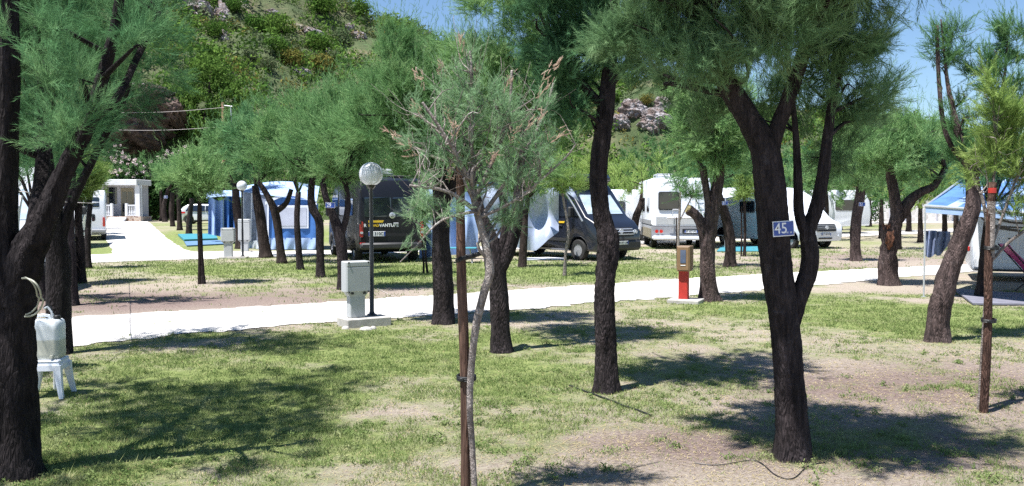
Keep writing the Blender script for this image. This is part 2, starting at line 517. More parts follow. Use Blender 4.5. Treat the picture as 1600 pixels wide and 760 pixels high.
# stone wall with pale mortar
def stone_mat(name, c1, c2, mortar, scale=2.2):
    m, nt, b = newmat(name)
    tc = nd(nt, 'ShaderNodeTexCoord')
    vo = nd(nt, 'ShaderNodeTexVoronoi', Scale=scale); ve = nd(nt, 'ShaderNodeTexVoronoi', Scale=scale); ve.feature = 'DISTANCE_TO_EDGE'
    for n in (vo, ve): nt.links.new(tc.outputs['Object'], n.inputs['Vector'])
    r = ramp(nt, [(0, c1), (1, c2)])
    sp = nd(nt, 'ShaderNodeSeparateColor'); nt.links.new(vo.outputs['Color'], sp.inputs[0]); nt.links.new(sp.outputs[0], r.inputs['Fac'])
    r2 = ramp(nt, [(0.02, (1, 1, 1)), (0.07, (0, 0, 0))])
    nt.links.new(ve.outputs['Distance'], r2.inputs['Fac'])
    mx = nd(nt, 'ShaderNodeMix', data_type='RGBA'); nt.links.new(r2.outputs[0], mx.inputs[0])
    nt.links.new(r.outputs[0], mx.inputs[6]); mx.inputs[7].default_value = (*mortar, 1)
    nt.links.new(mx.outputs[2], b.inputs['Base Color'])
    b.inputs['Roughness'].default_value = .9
    bp = nd(nt, 'ShaderNodeBump', Strength=.5, Distance=.03); nt.links.new(ve.outputs['Distance'], bp.inputs['Height']); nt.links.new(bp.outputs[0], b.inputs['Normal'])
    return m
M['stone_wall'] = stone_mat('pale_stone_wall', (.50, .47, .44), (.68, .66, .62), (.74, .72, .70), 2.0)
M['plinth_stone'] = stone_mat('brown_plinth_stone', (.22, .13, .09), (.46, .36, .28), (.5, .46, .42), 4.0)

# rock
def rock_mat(name='limestone', cols=((.13, .085, .07), (.26, .20, .18), (.44, .41, .42), (.60, .60, .64))):
    m, nt, b = newmat(name)
    tc = nd(nt, 'ShaderNodeTexCoord')
    n1 = nd(nt, 'ShaderNodeTexNoise', Scale=.9, Detail=8.0, Roughness=.7, Distortion=.5)
    nt.links.new(tc.outputs['Object'], n1.inputs['Vector'])
    r = ramp(nt, [(.30, cols[0]), (.44, cols[1]), (.56, cols[2]), (.7, cols[3])])
    nt.links.new(n1.outputs['Fac'], r.inputs['Fac']); nt.links.new(r.outputs[0], b.inputs['Base Color'])
    b.inputs['Roughness'].default_value = .95
    n2 = nd(nt, 'ShaderNodeTexNoise', Scale=2.2, Detail=8.0, Roughness=.75); nt.links.new(tc.outputs['Object'], n2.inputs['Vector'])
    bp = nd(nt, 'ShaderNodeBump', Strength=1.0, Distance=.6); nt.links.new(n2.outputs['Fac'], bp.inputs['Height']); nt.links.new(bp.outputs[0], b.inputs['Normal'])
    return m
M['rock'] = rock_mat()
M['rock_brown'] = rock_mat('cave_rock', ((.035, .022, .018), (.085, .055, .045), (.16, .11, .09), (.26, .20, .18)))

def hill_mat():
    m, nt, b = newmat('hill_soil')
    tc = nd(nt, 'ShaderNodeTexCoord')
    n1 = nd(nt, 'ShaderNodeTexNoise', Scale=.12, Detail=8.0, Roughness=.7)
    nt.links.new(tc.outputs['Object'], n1.inputs['Vector'])
    r = ramp(nt, [(.35, (.04, .07, .02)), (.52, (.08, .10, .04)), (.60, (.14, .13, .07)), (.72, (.36, .34, .34))])
    nt.links.new(n1.outputs['Fac'], r.inputs['Fac']); nt.links.new(r.outputs[0], b.inputs['Base Color'])
    b.inputs['Roughness'].default_value = .95
    n2 = nd(nt, 'ShaderNodeTexNoise', Scale=.8, Detail=8.0, Roughness=.7); nt.links.new(tc.outputs['Object'], n2.inputs['Vector'])
    bp = nd(nt, 'ShaderNodeBump', Strength=.8, Distance=.8); nt.links.new(n2.outputs['Fac'], bp.inputs['Height']); nt.links.new(bp.outputs[0], b.inputs['Normal'])
    return m
M['hill'] = hill_mat()

def road_mat():
    m, nt, b = newmat('pale_concrete_road')
    tc = nd(nt, 'ShaderNodeTexCoord')
    n1 = nd(nt, 'ShaderNodeTexNoise', Scale=.8, Detail=8.0, Roughness=.65); n3 = nd(nt, 'ShaderNodeTexNoise', Scale=45.0, Detail=5.0)
    for n in (n1, n3): nt.links.new(tc.outputs['Object'], n.inputs['Vector'])
    r = ramp(nt, [(.3, (.41, .385, .36)), (.5, (.54, .52, .49)), (.75, (.62, .60, .58))])
    nt.links.new(n1.outputs['Fac'], r.inputs['Fac']); nt.links.new(r.outputs[0], b.inputs['Base Color'])
    b.inputs['Roughness'].default_value = .9
    bp = nd(nt, 'ShaderNodeBump', Strength=.25, Distance=.01); nt.links.new(n3.outputs['Fac'], bp.inputs['Height']); nt.links.new(bp.outputs[0], b.inputs['Normal'])
    return m
M['road'] = road_mat()

def ground_mat():
    m, nt, b = newmat('lawn_and_soil')
    tc = nd(nt, 'ShaderNodeTexCoord')
    at_ = nd(nt, 'ShaderNodeAttribute'); at_.attribute_name = 'grass'
    ar = nd(nt, 'ShaderNodeAttribute'); ar.attribute_name = 'soil'
    nb = nd(nt, 'ShaderNodeTexNoise', Scale=2.4, Detail=9.0, Roughness=.72, Distortion=.3)
    nf = nd(nt, 'ShaderNodeTexNoise', Scale=28.0, Detail=8.0, Roughness=.8)
    nw = nd(nt, 'ShaderNodeTexNoise', Scale=9.0, Detail=6.0, Roughness=.7)
    for n in (nb, nf, nw): nt.links.new(tc.outputs['Object'], n.inputs['Vector'])
    # green cover amount
    s1 = nd(nt, 'ShaderNodeMath', operation='MULTIPLY_ADD'); nt.links.new(nb.outputs['Fac'], s1.inputs[0]); s1.inputs[1].default_value = 1.3; nt.links.new(at_.outputs['Fac'], s1.inputs[2])
    s2 = nd(nt, 'ShaderNodeMath', operation='MULTIPLY_ADD'); nt.links.new(nf.outputs['Fac'], s2.inputs[0]); s2.inputs[1].default_value = .9; nt.links.new(s1.outputs[0], s2.inputs[2])
    mr = nd(nt, 'ShaderNodeMapRange'); mr.inputs['From Min'].default_value = 1.35; mr.inputs['From Max'].default_value = 1.85
    nt.links.new(s2.outputs[0], mr.inputs['Value'])
    # bare ground colour: straw to brown soil
    rs = ramp(nt, [(.28, (.15, .12, .098)), (.45, (.30, .255, .21)), (.6, (.42, .37, .305)), (.78, (.54, .49, .41))])
    nt.links.new(nf.outputs['Fac'], rs.inputs['Fac'])
    rb = ramp(nt, [(.3, (.10, .07, .064)), (.5, (.20, .152, .135)), (.72, (.36, .295, .26))])
    nt.links.new(nf.outputs['Fac'], rb.inputs['Fac'])
    mb = nd(nt, 'ShaderNodeMix', data_type='RGBA'); nt.links.new(ar.outputs['Fac'], mb.inputs[0]); nt.links.new(rs.outputs[0], mb.inputs[6]); nt.links.new(rb.outputs[0], mb.inputs[7])
    rg = ramp(nt, [(.25, (.07, .11, .035)), (.45, (.15, .19, .065)), (.6, (.23, .27, .10)), (.78, (.36, .36, .19))])
    nt.links.new(nw.outputs['Fac'], rg.inputs['Fac'])
    mx = nd(nt, 'ShaderNodeMix', data_type='RGBA'); nt.links.new(mr.outputs[0], mx.inputs[0]); nt.links.new(mb.outputs[2], mx.inputs[6]); nt.links.new(rg.outputs[0], mx.inputs[7])
    nt.links.new(mx.outputs[2], b.inputs['Base Color'])
    b.inputs['Roughness'].default_value = .97; b.inputs['Specular IOR Level'].default_value = .1
    bp = nd(nt, 'ShaderNodeBump', Strength=.9, Distance=.03); nt.links.new(nf.outputs['Fac'], bp.inputs['Height']); nt.links.new(bp.outputs[0], b.inputs['Normal'])
    return m
M['ground'] = ground_mat()

# ------------------------------------------------------------------ ground sheet
GREEN = [  # photo pixel, radius across (m), radius in depth (m), amount
    (560, 560, 2.2, 2.2, .40), (720, 545, 2.0, 1.6, .45), (860, 590, 1.2, 1.0, .35), (640, 620, 1.3, .9, .15),
    (1290, 500, 3.2, 2.2, .45), (1180, 470, 2.0, 1.8, .35), (1420, 490, 2.6, 2.0, .40), (1540, 500, 2.0, 2.0, .30), (1010, 585, 1.0, .8, .30),
    (200, 590, 2.6, 2.6, .38), (330, 570, 1.4, 1.6, .25), (150, 700, 1.5, 1.6, .38), (300, 650, 1.4, .9, .30), (430, 670, .8, .6, .3), (440, 590, 1.2, 1.0, .2),
    (1370, 680, .8, .5, .40), (1060, 640, .6, .6, .15), (560, 705, .5, .4, .20), (900, 720, .5, .3, .12), (240, 740, 1.2, .5, .35), (800, 690, .6, .5, .05),
    (300, 420, 7, 3.0, .55), (470, 425, 3, 3.0, .35), (850, 430, 4.0, 3.5, .50), (1020, 415, 3.5, 3.5, .45), (700, 425, 3.0, 3.5, .35), (610, 430, 2.5, 1.5, .25),
    (350, 372, 6, 8, .60), (155, 395, 2.5, 2.5, .6), (1180, 395, 3, 3.0, .15), (1420, 380, 5, 3, .15), (1380, 354, 12, 6, .5), (560, 400, 3, 3, .3), (1000, 380, 20, 9, .2),
    (280, 350, 10, 15, .5),
]
SOIL = [(1480, 600, 2.2, 1.4, .9), (1300, 610, 1.3, .7, .5), (1500, 700, 1.6, .8, .9), (1150, 690, 1.1, .6, .8), (250, 475, 3.5, 1.5, .8), (420, 460, 3.0, 1.5, .5),
        (1200, 420, 5, 2.2, .7), (1370, 400, 4, 3, .7), (640, 445, 3, 1.2, .6), (980, 700, .8, .4, .3), (1080, 560, .9, .6, .4), (130, 470, 2, 2, .6), (560, 660, .7, .5, .2)]
GREEN_W = [(P(a, b), c, d, e) for a, b, c, d, e in GREEN]
SOIL_W = [(P(a, b), c, d, e) for a, b, c, d, e in SOIL]
DIRT_W = [(P(a, b), c, d, e) for a, b, c, d, e in [(1000, 720, 1.2, .45, .14), (1560, 640, .7, .4, .35), (620, 690, 1.0, .5, .15), (1480, 600, 2.0, 1.2, .25), (1300, 410, 5, 2.2, .3), (260, 480, 3.0, 1.2, .3), (350, 540, .8, 1, .15), (1050, 740, .8, .3, .2), (780, 640, 1.0, .4, .08), (1000, 655, .6, .25, .15)]]

def cover(x, y):
    g = 0.29 + 0.46 * (fbm(x * .9 + 31, y * .9, 3, 4) - .5) * 2
    for p, rx, ry, a in GREEN_W:
        g = g + .72 * a * np.exp(-((x - p.x) / rx) ** 2 - ((y - p.y) / ry) ** 2)
    g = g + .5 * np.exp(-((x + 13.5) / 5.0) ** 2 - ((y - 48) / 14.0) ** 2)
    for p, rx, ry, a in DIRT_W:
        g = g - a * np.exp(-((x - p.x) / rx) ** 2 - ((y - p.y) / ry) ** 2)
    return np.clip(g, 0, .95)

def soil(x, y):
    g = 0.5 * (fbm(x * .6 + 7, y * .6, 9, 3) - .45)
    for p, rx, ry, a in SOIL_W:
        g = g + a * np.exp(-((x - p.x) / rx) ** 2 - ((y - p.y) / ry) ** 2)
    return np.clip(g, 0, 1)

def axis(dense0, dense1, step, far0, far1, growth=1.18):
    a = list(np.arange(dense0, dense1 + step * .5, step))
    s = step; v = a[-1]
    while v < far1: s *= growth; v += s; a.append(v)
    s = step; v = a[0]; pre = []
    while v > far0: s *= growth; v -= s; pre.append(v)
    return np.array(pre[::-1] + a)

gx = axis(-10, 12, .11, -900, 900); gy = axis(3, 26, .11, -60, 1500)
GX, GY = np.meshgrid(gx, gy)
rut = 0.035 * (fbm(GX * 2.2, GY * 2.2, 21, 4) - .5) * sstep(2, 4, GY) * (1 - sstep(24, 30, GY))
GZ = gz(GX, GY) + rut
V = np.stack([GX.ravel(), GY.ravel(), GZ.ravel()], 1)
nx_, ny_ = len(gx), len(gy)
I = np.arange(nx_ * ny_).reshape(ny_, nx_)
F = np.stack([I[:-1, :-1].ravel(), I[:-1, 1:].ravel(), I[1:, 1:].ravel(), I[1:, :-1].ravel()], 1)
me = np_mesh('ground', V, F)
for nm, fn in (('grass', cover), ('soil', soil)):
    a = me.attributes.new(nm, 'FLOAT', 'POINT'); a.data.foreach_set('value', fn(GX.ravel(), GY.ravel()).astype(np.float32))
tag(link('ground', me, M['ground'], smooth=True), kind='structure')

def height(x, y):
    x = np.asarray(x, float); y = np.asarray(y, float)
    return gz(x, y) + 0.035 * (fbm(x * 2.2, y * 2.2, 21, 4) - .5) * sstep(2, 4, y) * (1 - sstep(24, 30, y))

# ------------------------------------------------------------------ roads
def resample(pts, step):
    out = [np.array(pts[0][:2])]
    for a, b in zip(pts[:-1], pts[1:]):
        a = np.array(a[:2]); b = np.array(b[:2]); n = max(1, int(np.linalg.norm(b - a) / step))
        for k in range(1, n + 1): out.append(a + (b - a) * k / n)
    return np.array(out)

def strip(name, near, far, mat, lift, jit=.12, n=None, seed=0, cross=6):
    near = np.array([p[:2] for p in near], float); far = np.array([p[:2] for p in far], float)
    def param(a, n):
        d = np.r_[0, np.cumsum(np.linalg.norm(np.diff(a, axis=0), axis=1))]
        t = np.linspace(0, d[-1], n)
        return np.stack([np.interp(t, d, a[:, 0]), np.interp(t, d, a[:, 1])], 1)
    A = param(near, n); B = param(far, n)
    sd = np.linspace(0, 1, n) * n * .35
    d = B - A; d /= np.linalg.norm(d, axis=1)[:, None]
    A = A + d * ((fbm(sd, sd * 0, seed, 4) - .5) * 2 * jit)[:, None]
    B = B - d * ((fbm(sd + 50, sd * 0, seed + 3, 4) - .5) * 2 * jit)[:, None]
    ts = np.linspace(0, 1, cross + 1)
    G = A[None] + (B - A)[None] * ts[:, None, None]
    X = G[..., 0]; Y = G[..., 1]
    edge = np.minimum(ts, 1 - ts) * 2
    Z = height(X, Y) + lift + .02 * np.minimum(1, edge * 3)[:, None]
    V = np.stack([X.ravel(), Y.ravel(), Z.ravel()], 1)
    J = np.arange((cross + 1) * n).reshape(cross + 1, n)
    F = np.stack([J[:-1, :-1].ravel(), J[:-1, 1:].ravel(), J[1:, 1:].ravel(), J[1:, :-1].ravel()], 1)
    return tag(link(name, np_mesh(name, V, F), mat, smooth=True), kind='structure')

near1 = [(-12.5, 6.2), (-9, 8.7)] + [P(*q) for q in ((110, 541), (330, 520), (540, 503), (700, 492), (800, 485), (920, 475), (1050, 466), (1180, 455), (1309, 444), (1420, 433), (1525, 425))] + [(15.5, 26.3), (30, 34)]
far1 = [(-14, 9.0), (-10.5, 11.7)] + [P(*q) for q in ((110, 497), (330, 484), (540, 472), (800, 454), (920, 446), (1050, 437), (1180, 430), (1309, 423), (1420, 418), (1525, 413))] + [(17, 28.8), (28, 35.5)]
strip('road', near1, far1, M['road'], .012, n=900, seed=2, jit=.17, cross=12)
near2 = [P(40, 420), P(130, 412), P(200, 409), P(300, 406), P(400, 403), P(500, 399)] + [(0.5, 36.0), (8, 42.4), (20.5, 49.5), (45, 64)]
far2 = [P(40, 404), P(130, 399), P(200, 396), P(300, 394), P(400, 393), P(500, 392)] + [(-.5, 38.5), (7, 44.8), (19.5, 52.5), (44, 67)]
strip('road', near2, far2, M['road'], .014, n=360, seed=5, jit=.15, cross=10)
# avenue to the bungalow
lft = [P(172, 404), P(176, 390), P(166, 376), P(163, 365), P(163, 356), P(163, 349), P(163, 346.5)]
rgt = [P(330, 401), P(290, 391), P(268, 378), P(253, 366), P(243, 357), P(234, 349), P(231, 346.5)]
strip('path', lft, rgt, M['road'], .018, n=140, seed=8, jit=.06, cross=8)
# far strip of pale ground in front of the stone wall
strip('path', [(18, 66), (60, 84)], [(16, 70.5), (58, 90)], M['road'], .02, n=120, seed=12, jit=.3)

# ------------------------------------------------------------------ hill
UR = np.array([-1.2, -.75, -.6, -.35, -.25, -.164, -.07, .0, .07, .13, .19, .27, .35, .55, .7, 1.0, 1.5])
ER = np.array([.47, .45, .43, .335, .262, .203, .165, .145, .130, .125, .116, .10, .085, .065, .045, .03, .03])
def hill_h(X, Y):
    u = X / np.maximum(Y, 60.0) * np.clip(Y / 170, .6, 1.0) * 1.0
    u = X / 170.0
    top = np.interp(u, UR, ER) * 172 + 2.0
    t = np.clip((Y - 88 - 6 * (fbm(X * .03, Y * 0, 44, 2) - .5)) / 84.0, 0, 1)
    prof = t ** .85
    back = np.clip((Y - 172) / 200.0, 0, 1)
    h = top * prof * (1 - .5 * back)
    cliff = 7.5 * np.exp(-((X + 41) / 13.0) ** 2) * sstep(88, 93, Y) * (1 - sstep(96, 125, Y))
    cliff2 = 6.0 * np.exp(-((X - 20) / 9.0) ** 2) * sstep(108, 114, Y) * (1 - sstep(120, 150, Y))
    rough = (fbm(X * .05, Y * .05, 4, 5) - .5) * 9 * sstep(90, 110, Y) + (fbm(X * .25, Y * .25, 14, 4) - .5) * 2.6 * sstep(88, 96, Y)
    return h + cliff + cliff2 + rough + .25
hx = np.arange(-230, 260, 1.3); hy = np.concatenate([np.arange(84, 182, 1.1), np.arange(182, 420, 6)])
HX, HY = np.meshgrid(hx, hy); HZ = hill_h(HX, HY)
HZ = np.where(HY < 87, -1.0, HZ)
V = np.stack([HX.ravel(), HY.ravel(), HZ.ravel()], 1); I = np.arange(HX.size).reshape(HX.shape)
F = np.stack([I[:-1, :-1].ravel(), I[:-1, 1:].ravel(), I[1:, 1:].ravel(), I[1:, :-1].ravel()], 1)
tag(link('hill', np_mesh('hill', V, F), M['hill'], smooth=True), kind='structure')

# ------------------------------------------------------------------ foliage
def plume(M_, nlen, width, up=.75, seed=0):
    """a feathery spray of unit length along +Z: needles as thin triangles round a stem"""
    r = np.random.default_rng(seed)
    V = []; F = []
    t = (np.arange(M_) + r.random(M_)) / M_
    ang = r.random(M_) * 2 * np.pi
    L = nlen * (1.15 - .75 * t) * (.7 + .6 * r.random(M_))
    bx = .06 * np.sin(t * 3.0)
    for i in range(M_):
        c, s = math.cos(ang[i]), math.sin(ang[i])
        o = np.array([bx[i], 0, t[i]])
        d = np.array([c * (1 - up * .6), s * (1 - up * .6), up]); d /= np.linalg.norm(d)
        e = np.array([-s, c, 0]) * width * .5
        k = len(V)
        V += [o - e, o + e, o + d * L[i]]
        F.append((k, k + 1, k + 2))
    k = len(V); w = width * .6
    V += [(-w, 0, 0), (w, 0, 0), (.06 * math.sin(3), 0, 1)]; F.append((k, k + 1, k + 2))
    k = len(V)
    V += [(0, -w, 0), (0, w, 0), (.06 * math.sin(3), 0, 1)]; F.append((k, k + 1, k + 2))
    return np.array(V, float), np.array(F, int)

def leafspray(M_, size, seed=0):
    """broad leaves as quads (two triangles) scattered in a unit ball"""
    r = np.random.default_rng(seed); V = []; F = []
    for i in range(M_):
        p = r.normal(size=3); p /= np.linalg.norm(p); p = p * (.35 + .65 * r.random() ** .5)
        n = p / np.linalg.norm(p) + r.normal(size=3) * .6; n /= np.linalg.norm(n)
        a = np.cross(n, r.normal(size=3)); a /= np.linalg.norm(a); b = np.cross(n, a)
        s = size * (.6 + .8 * r.random()); k = len(V)
        V += [p - a * s, p + b * s * .45, p + a * s, p - b * s * .45]
        F += [(k, k + 1, k + 2), (k, k + 2, k + 3)]
    return np.array(V), np.array(F)

def place(templates, O, D, L, rng):
    """instances of the templates at O, +Z turned to D, scaled L (scalar or per axis), merged into arrays"""
    Vs = []; Fs = []; off = 0
    N = len(O)
    which = rng.integers(0, len(templates), N)
    D = D / np.linalg.norm(D, axis=1)[:, None]
    for k, (tv, tf) in enumerate(templates):
        m = which == k; n = int(m.sum())
        if n == 0: continue
        d = D[m]; a = np.cross(d, rng.normal(size=(n, 3))); a /= np.linalg.norm(a, axis=1)[:, None] + 1e-9
        b = np.cross(d, a)
        R = np.stack([a, b, d], 2)                      # n,3,3 columns
        W = np.einsum('nij,vj->nvi', R, tv) * L[m][:, None, None] + O[m][:, None, :]
        Vs.append(W.reshape(-1, 3))
        f = tf[None] + (np.arange(n) * len(tv))[:, None, None] + off
        Fs.append(f.reshape(-1, 3)); off += n * len(tv)
    return np.concatenate(Vs), np.concatenate(Fs)

TEMPL = {}
def templ(M_, nlen, width):
    k = (M_, round(nlen, 3), round(width, 4))
    if k not in TEMPL: TEMPL[k] = [plume(M_, nlen, width, seed=s) for s in range(5)]
    return TEMPL[k]

def crown_pts(ells, n, rng, shell=2.6):
    """clump centres and outward directions in the ellipsoids (centre, radii)"""
    w = np.array([e[1][0] * e[1][1] * e[1][2] for e in ells]) ** .8; w /= w.sum()
    idx = rng.choice(len(ells), n, p=w)
    C = np.array([list(e[0]) for e in ells])[idx]; R = np.array([list(e[1]) for e in ells])[idx]
    q = rng.normal(size=(n, 3)); q /= np.linalg.norm(q, axis=1)[:, None]
    rad = rng.random(n) ** (1 / shell)
    rad *= (.74 + .46 * rng.random(n))
    O = C + q * R * rad[:, None]
    out = q / R; out /= np.linalg.norm(out, axis=1)[:, None]
    return O, out

def crown_mesh(name, ells, Z, clumps, k=12, plen=.30, M_=None, up=.55, seed=0, wmul=1.0, nlen=.34, shoots=0, shell=2.6, hang=0.0):
    rng = np.random.default_rng(seed + 100)
    if M_ is None: M_ = 34 if Z < 10 else (22 if Z < 18 else 13)
    w = max(.0025, Z * .00048) * wmul
    tp = templ(M_, nlen, w / plen)
    O, out = crown_pts(ells, int(clumps * .56), rng, shell)
    D = out * .75 + np.array([0, 0, up]) + rng.normal(size=out.shape) * .28
    D /= np.linalg.norm(D, axis=1)[:, None]
    k = int(k * 1.45); clumps_ = 0
    O2 = np.repeat(O, k, 0); D2 = np.repeat(D, k, 0)
    csz = np.repeat(.7 + .6 * rng.random(len(O)), k)
    d = D2 + rng.normal(size=D2.shape) * .46; d[:, 2] -= hang
    d /= np.linalg.norm(d, axis=1)[:, None]
    L = plen * (.55 + .75 * rng.random(len(d))) * csz
    O3 = O2 + rng.normal(size=O2.shape) * plen * .16 - D2 * (plen * .35)[..., None] if np.ndim(plen) else O2 + rng.normal(size=O2.shape) * plen * .16 - D2 * plen * .35
    V, F = place(tp, O3, d, L, rng)
    Vs = [V]; Fs = [F]; off = len(V)
    shoots = int(shoots * 1.3 + clumps * .22)
    if shoots:
        so, sd = crown_pts([(e[0], (e[1][0] * .85, e[1][1] * .85, e[1][2] * .9)) for e in ells], shoots, rng, 4)
        up_ = np.array([0, 0, 1.0]); keep = sd[:, 2] > -.1; so = so[keep]; sd = sd[keep]
        dd = sd * .45 + up_ * .9 + rng.normal(size=sd.shape) * .12; dd /= np.linalg.norm(dd, axis=1)[:, None]
        n = len(so); m = 9
        ln = plen * (2.2 + 1.6 * rng.random(n))
        tt = np.tile(np.linspace(.1, 1, m), n)
        O4 = np.repeat(so, m, 0) + np.repeat(dd, m, 0) * (tt * np.repeat(ln, m))[:, None]
        D4 = np.repeat(dd, m, 0) + rng.normal(size=(n * m, 3)) * .35
        L4 = plen * (.75 - .4 * tt) * (.6 + .6 * rng.random(n * m))
        V, F = place(tp, O4, D4, L4, rng); Vs.append(V); Fs.append(F + off); off += len(V)
    return np_mesh(name, np.concatenate(Vs), np.concatenate(Fs))

def catmull(pts, rads, sub=4):
    P_ = [np.array(p, float) for p in pts]; out = []; ro = []
    n = len(P_)
    for i in range(n - 1):
        p0 = P_[max(i - 1, 0)]; p1 = P_[i]; p2 = P_[i + 1]; p3 = P_[min(i + 2, n - 1)]
        for k in range(sub):
            t = k / sub
            out.append(.5 * ((2 * p1) + (-p0 + p2) * t + (2 * p0 - 5 * p1 + 4 * p2 - p3) * t * t + (-p0 + 3 * p1 - 3 * p2 + p3) * t ** 3))
            ro.append(rads[i] + (rads[i + 1] - rads[i]) * t)
    out.append(P_[-1]); ro.append(rads[-1])
    return out, ro

def bark_tube(vs, fs, pts, rads, n=14, ridge=.10, seed=0, flare=0.0, sub=5):
    """tapered limb with furrows and lumps appended to vs, fs"""
    pts, rads = catmull(pts, rads, sub)
    rings = []; prev = None; base = len(vs)
    cum = 0.0
    for i, p in enumerate(pts):
        t = pts[min(i + 1, len(pts) - 1)] - pts[max(i - 1, 0)]
        t = t / (np.linalg.norm(t) + 1e-9)
        if i: cum += np.linalg.norm(p - pts[i - 1])
        if prev is None:
            u = np.cross(t, [0, 1, 0.01]); u /= np.linalg.norm(u)
        else:
            u = prev - t * prev.dot(t); u /= np.linalg.norm(u)
        prev = u; w = np.cross(t, u)
        r0 = rads[i] * (1 + flare * math.exp(-cum / .16))
        for k in range(n):
            a = 2 * math.pi * k / n
            nz = float(fbm(np.array(a * 1.6 + seed * 3.1 + (0 if k < n / 2 else 0)), np.array(cum * 1.1 + seed), seed, 2)) - .5 if False else 0
            lump = .5 * math.sin(a * 2 + seed + cum * 3.1) + .35 * math.sin(a * 3 + cum * 5.3 + seed * 2) + .5 * math.sin(a * 5 + seed * 5 + cum * 1.7) + .75 * (hash_f(k, (i + (k * 3) % 5) // 4, seed) - .5) * 2 + .35 * (hash_f(k, i, seed + 5) - .5) * 2
            fl = 1 + (.5 * flare * math.exp(-cum / .12) * max(0, math.sin(a * 4 + seed)) if flare else 0)
            r = r0 * (1 + ridge * lump) * fl
            vs.append(tuple(p + (u * math.cos(a) + w * math.sin(a)) * r))
    m = len(pts)
    for i in range(m - 1):
        for k in range(n):
            fs.append((base + i * n + k, base + i * n + (k + 1) % n, base + (i + 1) * n + (k + 1) % n, base + (i + 1) * n + k))
    fs.append(tuple(base + k for k in range(n - 1, -1, -1)))
    fs.append(tuple(base + (m - 1) * n + k for k in range(n)))

def hash_f(a, b, s):
    h = (a * 374761393 + b * 668265263 + s * 974711) & 0x7fffffff
    h = ((h ^ (h >> 13)) * 1274126177) & 0x7fffffff
    return ((h ^ (h >> 16)) & 0xffff) / 65535.0

TREES = []
def tree(base, limbs, ells, label, leaf='leaf_green', bark='bark', name='tamarisk_tree', group='tamarisk trees of the campsite', clumps=120, k=12, plen=None,
         ridge=.10, twigs=18, seed=None, depth=None, up=.55, shoots=0, wmul=1.0, hang=0.0, M_=None, cat='tree', yoff=None, shell=2.6, ydepth=None):
    """base: photo pixel of the foot; limbs: [[(px, py, r_px[, dy])...]...]; ells: [(cx, cy, rx, ry[, dy[, rd]])...] all at the foot's distance (+dy metres)"""
    seed = len(TREES) * 7 + 3 if seed is None else seed
    B = P(*base)
    if ydepth is not None:                       # foot hidden: given distance
        a = at(base[0], base[1], ydepth); B = Vector((a.x, ydepth, float(gz(a.x, ydepth))))
    Z = B.y; s = Z / FPX
    B.z = float(height(B.x, B.y)) - .015
    far = Z > 18
    t = thing(name, label, cat, B, group=group)
    vs = []; fs = []; tips = []
    for li, L in enumerate(limbs):
        pts = []; rr = []
        for q in L:
            dy = q[3] if len(q) > 3 else 0.0
            w = at(q[0], q[1], Z + dy) - B
            pts.append(np.array(w)); rr.append(.93 * max(.003 if bark == 'bark_pale' else .008, q[2] * (Z + dy) / FPX))
        if li == 0:
            pts[0] = np.array([pts[0][0], pts[0][1], -.06])
        bark_tube(vs, fs, pts, rr, n=30 if Z < 9 else (14 if not far else 9), ridge=ridge, seed=seed + li, flare=.42 if li == 0 else 0, sub=12 if Z < 10 else (6 if not far else 4))
        cp, cr_ = catmull(pts, rr, 4)
        tips += [(cp[i_], cp[i_ - 1], cr_[i_]) for i_ in range(max(1, len(cp) // 3), len(cp))]
    E = []
    for e in ells:
        dy = e[4] if len(e) > 4 else 0.0
        c = at(e[0], e[1], Z + dy) - B; sc = (Z + dy) / FPX
        rd = e[5] if len(e) > 5 else e[2] * sc
        E.append((np.array(c), (e[2] * sc, rd, e[3] * sc)))
    rng = np.random.default_rng(seed)
    if E:
        O, out = crown_pts(E, twigs, rng, 2.0)
        for o, d in zip(O, out):
            dd_ = [np.linalg.norm(o - q[0]) + 1.2 * max(0, q[0][2] - o[2] + .15) for q in tips]
            a = tips[int(np.argmin(dd_))]
            if dd_[int(np.argmin(dd_))] > 1.3 * (.6 if Z < 7 and bark == 'bark_pale' else 1): continue
            st = a[0] * .8 + a[1] * .2
            mid = st * .45 + o * .55 + np.array([0, 0, .04]) * np.linalg.norm(o - st) + rng.normal(size=3) * .05
            r = min(a[2] * .6, .02 + .012 * np.linalg.norm(o - st))
            bark_tube(vs, fs, [st, mid, o, o + d * .15 + np.array([0, 0, .1])], [r, r * .6, r * .3, r * .15], n=5, ridge=.02, seed=seed, sub=3)
    me = bpy.data.meshes.new('trunk'); me.from_pydata(vs, [], fs); me.update()
    tr = link('trunk', me, M[bark], t, smooth=True)
    if E:
        pl = plen if plen else (.24 if Z < 10 else (.30 if Z < 18 else .40))
        cm = crown_mesh('crown', E, Z, clumps, k=k, plen=pl, seed=seed, up=up, shoots=shoots, wmul=wmul, hang=hang, M_=M_, shell=shell)
        link('crown', cm, M[leaf], t)
    TREES.append(t)
    return t

